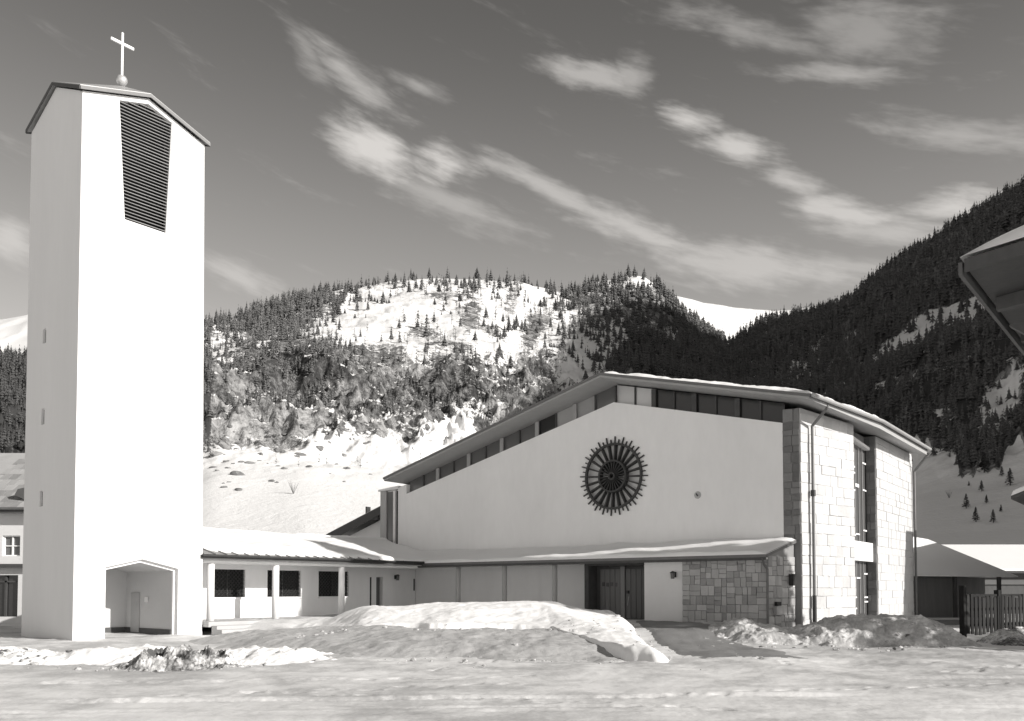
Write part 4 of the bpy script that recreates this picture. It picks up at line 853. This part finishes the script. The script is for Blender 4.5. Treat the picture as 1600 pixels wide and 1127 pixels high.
# loose frozen lumps shed by the banks
def chunks(name, n, pick, m, label):
    bm = bmesh.new(); bmesh.ops.create_icosphere(bm, subdivisions=1, radius=1.); bv = np.array([v.co[:] for v in bm.verts]); bf = np.array([[v.index for v in f.verts] for f in bm.faces]); bm.free(); g_ = np.random.default_rng(n); mb = MB()
    for i in range(n):
        x_, y_ = pick(g_); h_ = ground_z(np.array([x_]), np.array([y_]))[0]
        for hf in (mound_h, berm_h, pile_h, left_h): h_ = max(h_, ground_z(np.array([x_]), np.array([y_]))[0] + float(hf(np.array([x_]), np.array([y_]))[0]))
        r_ = .015 + .07 * g_.random() ** 3; v_ = bv * g_.uniform(.65, 1.25, (len(bv), 1)) * r_ * np.array([1.2, 1, .75]); mb.add(v_ + np.array([x_, y_, h_ + r_ * .25]), [tuple(f) for f in bf])
    v = np.array(mb.v); me = bpy.data.meshes.new(name); me.from_pydata(v.tolist(), [], mb.f); tag(link(name, me, m, None, (0, 0, 0)), label, 'snow', kind='stuff')
chunks('snow_lumps', 260, lambda g_: [(g_.uniform(-8, 3.6), g_.normal(25.6, .9)), (g_.uniform(-9, 4), g_.normal(20.4, .9)), (g_.uniform(5.6, 13.6), g_.normal(25.6, .8)), (g_.uniform(-17, -4), g_.normal(19.9, .8)), (g_.normal(3.9, .35), g_.uniform(20, 31))][g_.integers(0, 5)], 'shade_grey_snow', 'loose frozen snow lumps strewn along the foot of the banks')
chunks('dirt_lumps', 260, lambda g_: [(g_.normal(-7.1, .9), g_.normal(18.3, .45)), (g_.normal(-12.4, .8), g_.normal(19.7, .3)), (g_.uniform(5, 13), g_.normal(24.6, .8))][g_.integers(0, 3)], 'mud_shade_snow', 'dark frozen dirt crumbs scattered round the muddy heaps')
pp = np.linspace(0, 1, 60)[:, None]; qq = np.linspace(0, 1, 30)[None]
PXX = (4.15 + .45 * pp) + (3.6 - 1.6 * pp ** .6) * qq; PYY = 20.6 + 12.2 * pp + .4 * fbm(qq * 3, pp * 0, 3, 5) * (1 - pp) - 1.0 * qq * (1 - pp) + 0 * qq
struct('path', grid_mesh('path', PXX, PYY, ground_full(PXX, PYY) + .06 * np.minimum(1, 9 * np.minimum(qq, 1 - qq)) * np.minimum(1, 6 * pp + .02) - .02 + .05 * fbm(PXX * 1.1, PYY * 1.1, 3, 6) * (1 - sst(np.minimum(qq, 1 - qq) + 0 * pp, .0, .3))), 'path')

# ------------------------------------------------------------------ neighbours
# house at the left edge, behind the tower
hs = thing('village_house', 'old two-storey village house with slate roof left of the tower', 'house', (-28, 45, 0))
def H(x, z, y=41.): return np.array([x, y, z])
wl = at_depth(4, 837, 41.); wr_ = at_depth(31, 869, 41.); ez = at_depth(20, 793, 41.)[2]
mb = MB().holed([[(-34, -.3), (-20, -.3), (-20, ez), (-34, ez)], [(wl[0], wr_[2]), (wl[0], wl[2]), (wr_[0], wl[2]), (wr_[0], wr_[2])], [(-26.4, .35), (-26.4, 2.35), (-23.75, 2.35), (-23.75, .35)]], lambda p, d: H(p[0], p[1], 41 + d), 0, .3)
mb.box(H(-34, -.3, 41.31), (.3, 0, 0), (0, 9, 0), (0, 0, ez + .3)).box(H(-20.3, -.3, 41.31), (.3, 0, 0), (0, 9, 0), (0, 0, ez + .3)); mb.build('wall', 'old_wall', hs)
wn = MB().box(H(wl[0], wr_[2], 41.2), (wr_[0] - wl[0], 0, 0), (0, .03, 0), (0, 0, wl[2] - wr_[2])).build('window', 'pane_grey', hs)
fr = MB(); ww_, hh = wr_[0] - wl[0], wl[2] - wr_[2]
for f in (0, .5, 1): fr.cbox(H(wl[0] + .03 + f * (ww_ - .06), wr_[2] + hh / 2, 41.15), (.07, 0, 0), (0, .06, 0), (0, 0, hh))
for f in (0, .5, 1): fr.cbox(H(wl[0] + ww_ / 2, wr_[2] + .03 + f * (hh - .06), 41.146), (ww_, 0, 0), (0, .05, 0), (0, 0, .05))
fr.build('window_frame', 'trim_white', wn)
MB().box(H(-34, wr_[2] - .55, 40.6), (14, 0, 0), (0, .39, 0), (0, 0, .16)).build('ledge', 'dark_wood', hs)
MB().box(H(-26.4, .35, 41.2), (2.65, 0, 0), (0, .03, 0), (0, 0, 2.0)).build('shop_window', 'pane_dark', hs)
MB().box(H(-26.4, 2.0, 41.1), (2.65, 0, 0), (0, .08, 0), (0, 0, .08)).box(H(-24.45, .35, 41.1), (.1, 0, 0), (0, .08, 0), (0, 0, 2.0)).build('shop_window_frame', 'weathered_wood', hs)
rs = MB().prism([H(-34.5, ez - .1, 40.4), H(-34.5, ez + 3.4, 45.8), H(-34.5, ez - .1, 51.2), H(-34.5, ez - .3, 51.2), H(-34.5, ez + 3.18, 45.8), H(-34.5, ez - .3, 40.4)], (15, 0, 0)).build('roof', 'slate', hs)
MB().box(H(-34.5, ez - .34, 40.36), (15, 0, 0), (0, .04, 0), (0, 0, .26)).build('fascia_board', 'dark_wood', rs); MB().tube(H(-34.5, ez - .12, 40.28), H(-19.5, ez - .12, 40.28), .07, n=8).build('gutter', 'pipe_metal', rs)
sl = np.array([0, 5.4, 3.5]); ln = np.linalg.norm(sl); slh = sl / ln; nn = np.array([0, -slh[2], slh[1]])
for k in range(10):                                     # the slates that show between the frame and the tower
    for j in range(8):
        o = H(-26.2 + .44 * j + .22 * (k % 2), ez - .1, 40.4) + slh * (.62 * k) + nn * .012
        MB().prism([o, o + np.array([.42, 0, 0]), o + np.array([.42, 0, 0]) + slh * .66 + nn * -.008, o + slh * .66 + nn * -.008], nn * .022).build('roof_slate', 'slate', rs)
p = at_depth(34, 770, 40.9); MB().prism([p + np.array([-.35, 0, -.1]), p + np.array([-.2, 0, .18]), p + np.array([.9, 0, .42]), p + np.array([.9, 0, -.7])], (0, 1.6, 0)).build('dormer', 'dark_wood', rs)
# pavilion behind the church on the right
pv = thing('hipped_pavilion', 'small dark timber pavilion with snowy hipped roof behind the church corner', 'pavilion', (23.8, 47.5, -.2))
MB().box((20.8, 45.2, -.3), (4.6, .6, 0), (0, 4.4, 0), (0, 0, 2.6)).build('wall', 'pavilion_boards', pv)
for x_ in (21.0, 23.05, 25.35): MB().cbox((x_, 44.4, 1.0), (.16, 0, 0), (0, .16, 0), (0, 0, 2.7)).build('post', 'dark_wood', pv)
hp = [(19.8, 43.9, 2.35), (26.3, 44.3, 2.3), (26.6, 50.4, 2.35), (19.8, 50.4, 2.35)]; pt_, p2 = (21.9, 46.9, 4.45), (23.2, 47.4, 4.3)
MB().add(hp + [pt_, p2], [(0, 1, 5, 4), (1, 2, 5), (2, 3, 4, 5), (3, 0, 4), (3, 2, 1, 0)]).build('roof', 'sheet_metal', pv)
sn = [(a, b, c + .05) for a, b, c in hp]; tag(MB().add(sn + [(pt_[0], pt_[1], pt_[2] + .14), (p2[0], p2[1], p2[2] + .14)] + hp, [(0, 1, 5, 4), (1, 2, 5), (2, 3, 4, 5), (3, 0, 4)] + [(i, (i + 1) % 4, 6 + (i + 1) % 4, 6 + i) for i in range(4)]).build('pavilion_snow', 'roof_snow'), 'snow covering the hipped pavilion roof', 'snow')
lw = thing('low_wall', 'low dark wall with snowy coping before the pavilion', 'wall', (22.4, 43.0, -.3)); MB().box((20.4, 42.6, -.5), (4.3, .3, 0), (0, .35, 0), (0, 0, .62)).build('base', 'mortar', lw); MB().box((20.4, 42.5, .122), (4.3, .3, 0), (0, .5, 0), (0, 0, .12)).build('coping', 'concrete', lw, bevel=.03)
lb = thing('long_barn', 'long low barn with bright snowy roof behind the pavilion', 'barn', (36, 66, 0))
MB().box((29.5, 62, -.3), (16, 0, 0), (0, 8, 0), (0, 0, 3.3)).build('wall', 'weathered_wood', lb); MB().box((29.4, 61.9, 2.0), (16, 0, 0), (0, .08, 0), (0, 0, .35)).build('pale_board', 'concrete', lb)
MB().prism([(28.6, 60.9, 2.95), (28.6, 66, 4.9), (28.6, 71.1, 2.95), (28.6, 71.1, 2.8), (28.6, 66, 4.75), (28.6, 60.9, 2.8)], (18, 0, 0)).build('roof', 'weathered_wood', lb)
tag(MB().prism([(28.55, 60.85, 2.955), (28.55, 60.9, 3.14), (28.55, 66, 5.12), (28.55, 71.1, 3.14), (28.55, 71.1, 2.955), (28.55, 66, 4.91)], (18.1, 0, 0)).build('barn_snow', 'roof_snow', bevel=.03), 'thick smooth snow on the long barn roof', 'snow')
# house at the right edge whose eave corner and shadow show
he = thing('right_house', 'dark house at the right edge, only its snowy eave corner showing', 'house', (28, 38, 0))
Q0 = np.array([22.9, 39.0, 0]); e1, e2 = EA, -EB
MB().box(Q0 + e1 * .7 + e2 * .9 - EZ * .4, e1 * 7, e2 * 9, EZ * 6.2).build('wall', 'weathered_wood', he)
MB().prism([Q0 - e1 * .0 + EZ * 5.95, Q0 + e2 * 5.4 + EZ * 8.1, Q0 + e2 * 10.8 + EZ * 5.95, Q0 + e2 * 10.8 + EZ * 5.8, Q0 + e2 * 5.4 + EZ * 7.95, Q0 + EZ * 5.8], e1 * 8.4).build('roof', 'dark_wood', he)
tag(MB().prism([Q0 + EZ * 5.955 - e1 * .03, Q0 + EZ * 6.2 - e1 * .03 + e2 * .1, Q0 + e2 * 5.4 + EZ * 8.35 - e1 * .03, Q0 + e2 * 10.7 + EZ * 6.2 - e1 * .03, Q0 + e2 * 10.8 + EZ * 5.955 - e1 * .03, Q0 + e2 * 5.4 + EZ * 8.11 - e1 * .03], e1 * 8.46).build('house_snow', 'roof_snow', bevel=.03), 'snow on the eave corner at the right edge below the forest', 'snow')
# unseen spruce added out of the frame to cast shade on the entrance wall
spt = thing('added_spruce', 'added unseen spruce right of the road, shading the entrance stone wall', 'tree', (23.3, 21.0, -.1))
MB().tube((23.3, 21.0, -.3), (23.3, 21.0, 18.5), .2, .02, 8).build('trunk', 'trunk', spt)
rr = random.Random(8); v = []; f = []
for i in range(5200):
    q_ = rr.random() ** .9; zz = .8 + 18.2 * q_; rad = 3.0 * (1 - q_) ** .7 + .1; a = rr.uniform(0, 6.28); d_ = rad * math.sqrt(rr.random()) ; w_ = .28; o = len(v); ca, sa = math.cos(a), math.sin(a)
    c_ = np.array([23.3 + d_ * ca, 21.0 + d_ * sa, zz]); v += [c_ + np.array([-.3 * ca, -.3 * sa, .15]), c_ + np.array([.3 * ca - w_ * sa, .3 * sa + w_ * ca, -.12]), c_ + np.array([.3 * ca + w_ * sa, .3 * sa - w_ * ca, -.16])]; f.append((o, o + 1, o + 2))
MB().add(v, f).build('crown', 'conifer', spt)
# picket fence
fn = thing('picket_fence', 'wooden picket fence, shade put into its dark colour, beside the road at the right edge', 'fence', at_z(1507, 1000, 0))
f0 = at_z(1507, 1000, 0.); fd = EA * .96 + EB * -.28; fd /= np.linalg.norm(fd)
for i in range(5): MB().box(f0 + fd * (2.3 * i) - EZ * .2, fd * .16, np.cross(EZ, fd) * .16, EZ * (2.0 if i == 0 else 1.85)).build('post', 'shaded_fence_wood', fn)
for z in (.42, .95, 1.42): MB().box(f0 + fd * .1 + EZ * z + np.cross(EZ, fd) * .04, fd * 9.6, np.cross(EZ, fd) * .05, EZ * .09).build('rail', 'shaded_fence_wood', fn)
for i in range(36):
    MB().box(f0 + fd * (.2 + .255 * i) + EZ * random.uniform(.12, .2), fd * .17, np.cross(EZ, fd) * .03, EZ * random.uniform(1.22, 1.36)).build('picket', 'shaded_fence_wood', fn)
def fb(x, y): d = 1 - ((x - 15.6 - .7 * (y - 27)) / 1.1) ** 2; h = .45 * np.clip(d, 0, 1) * sst(y, 25.2, 27) * (1 - sst(y, 30, 34)) * sst(x, 14.6, 15.6); return h + np.where(h > .01, 1, 0) * .16 * ridged(x * 1.6, y * 1.6, 4, 99) - .1
bank('shaded_snow_bank', 13.6, 20.5, 25, 34, fb, 'mud_shade_snow', 'snow bank at the foot of the picket fence, shade painted as dark colour', 'bank', nx=120, ny=120)  # snow bank coloured dark to stand for the shade by the fence
# timber building right of the camera: only the corner of its roof shows
tb = thing('timber_porch', 'timber porch whose overhanging snowy roof corner juts in at the upper right', 'porch', (5.5, 4.0, 0))
K0 = at_depth(1511, 403, 4.6); KE = K0[2]
ua, ub, rise = EA, -EB, .10
def K(a, b, z=0.): return np.array([K0[0], K0[1], KE]) + ua * a + ub * b + EZ * (z + rise * min(b, 9 - b))
LEN = 2.4
MB().prism([K(0, 0), K(0, 4.5), K(0, 9), K(0, 9, -.06), K(0, 4.5, -.06), K(0, 0, -.06)], ua * LEN).build('roof', 'dark_wood', tb)
for b in (.62, 4.5, 8.3): MB().prism([K(.06, b - .05, -.063), K(.06, b + .05, -.063), K(.06, b + .05, -.22), K(.06, b - .05, -.22)], ua * (LEN - .12)).build('purlin', 'weathered_wood', tb)
for a in np.arange(.62, LEN, .85): MB().prism([K(a, .03, -.063), K(a, .56, -.063), K(a, .56, -.16), K(a, .03, -.14)], ua * .06).build('rafter_end', 'weathered_wood', tb)
MB().box(K(-.022, -.01, -.08), ua * .02, K(0, 4.5) - K(0, 0), EZ * .07).build('verge_board', 'weathered_wood', tb); MB().box(K(-.01, -.022, -.09), ua * LEN, -ub * .02, EZ * .07).build('eave_board', 'weathered_wood', tb)
MB().box(K(.75, .9, -.3 - KE), ua * (LEN - .9), ub * 7.2, EZ * (KE + .2)).build('wall', 'weathered_wood', tb)
for a in (.9, 1.9): MB().prism([K(a, .88, -.95), K(a, .88, -.82), K(a, .16, -.17), K(a, .05, -.17)], ua * .08).build('brace', 'weathered_wood', tb)
sA, sB = np.linspace(-.03, LEN, 90)[:, None], np.linspace(-.03, 4.5, 120)[None]; hN = .15 * np.minimum(1, np.sqrt(np.minimum(np.arange(120), 18)[None] / 18.)) * np.minimum(1, np.sqrt(np.minimum(np.arange(90), 6)[:, None] / 2.))
Pn = np.array([K0[0], K0[1], 0]) + ua * sA[..., None] + ub * sB[..., None]; zN = KE + rise * sB + hN * (1 + .3 * fbm(sA * .7, sB * .7, 3, 8)) + .005
tag(link('porch_snow', grid_mesh('porch_snow', Pn[..., 0], Pn[..., 1], zN), 'roof_snow', None, (0, 0, 0)), 'rounded snow on the porch roof corner at the upper right', 'snow')
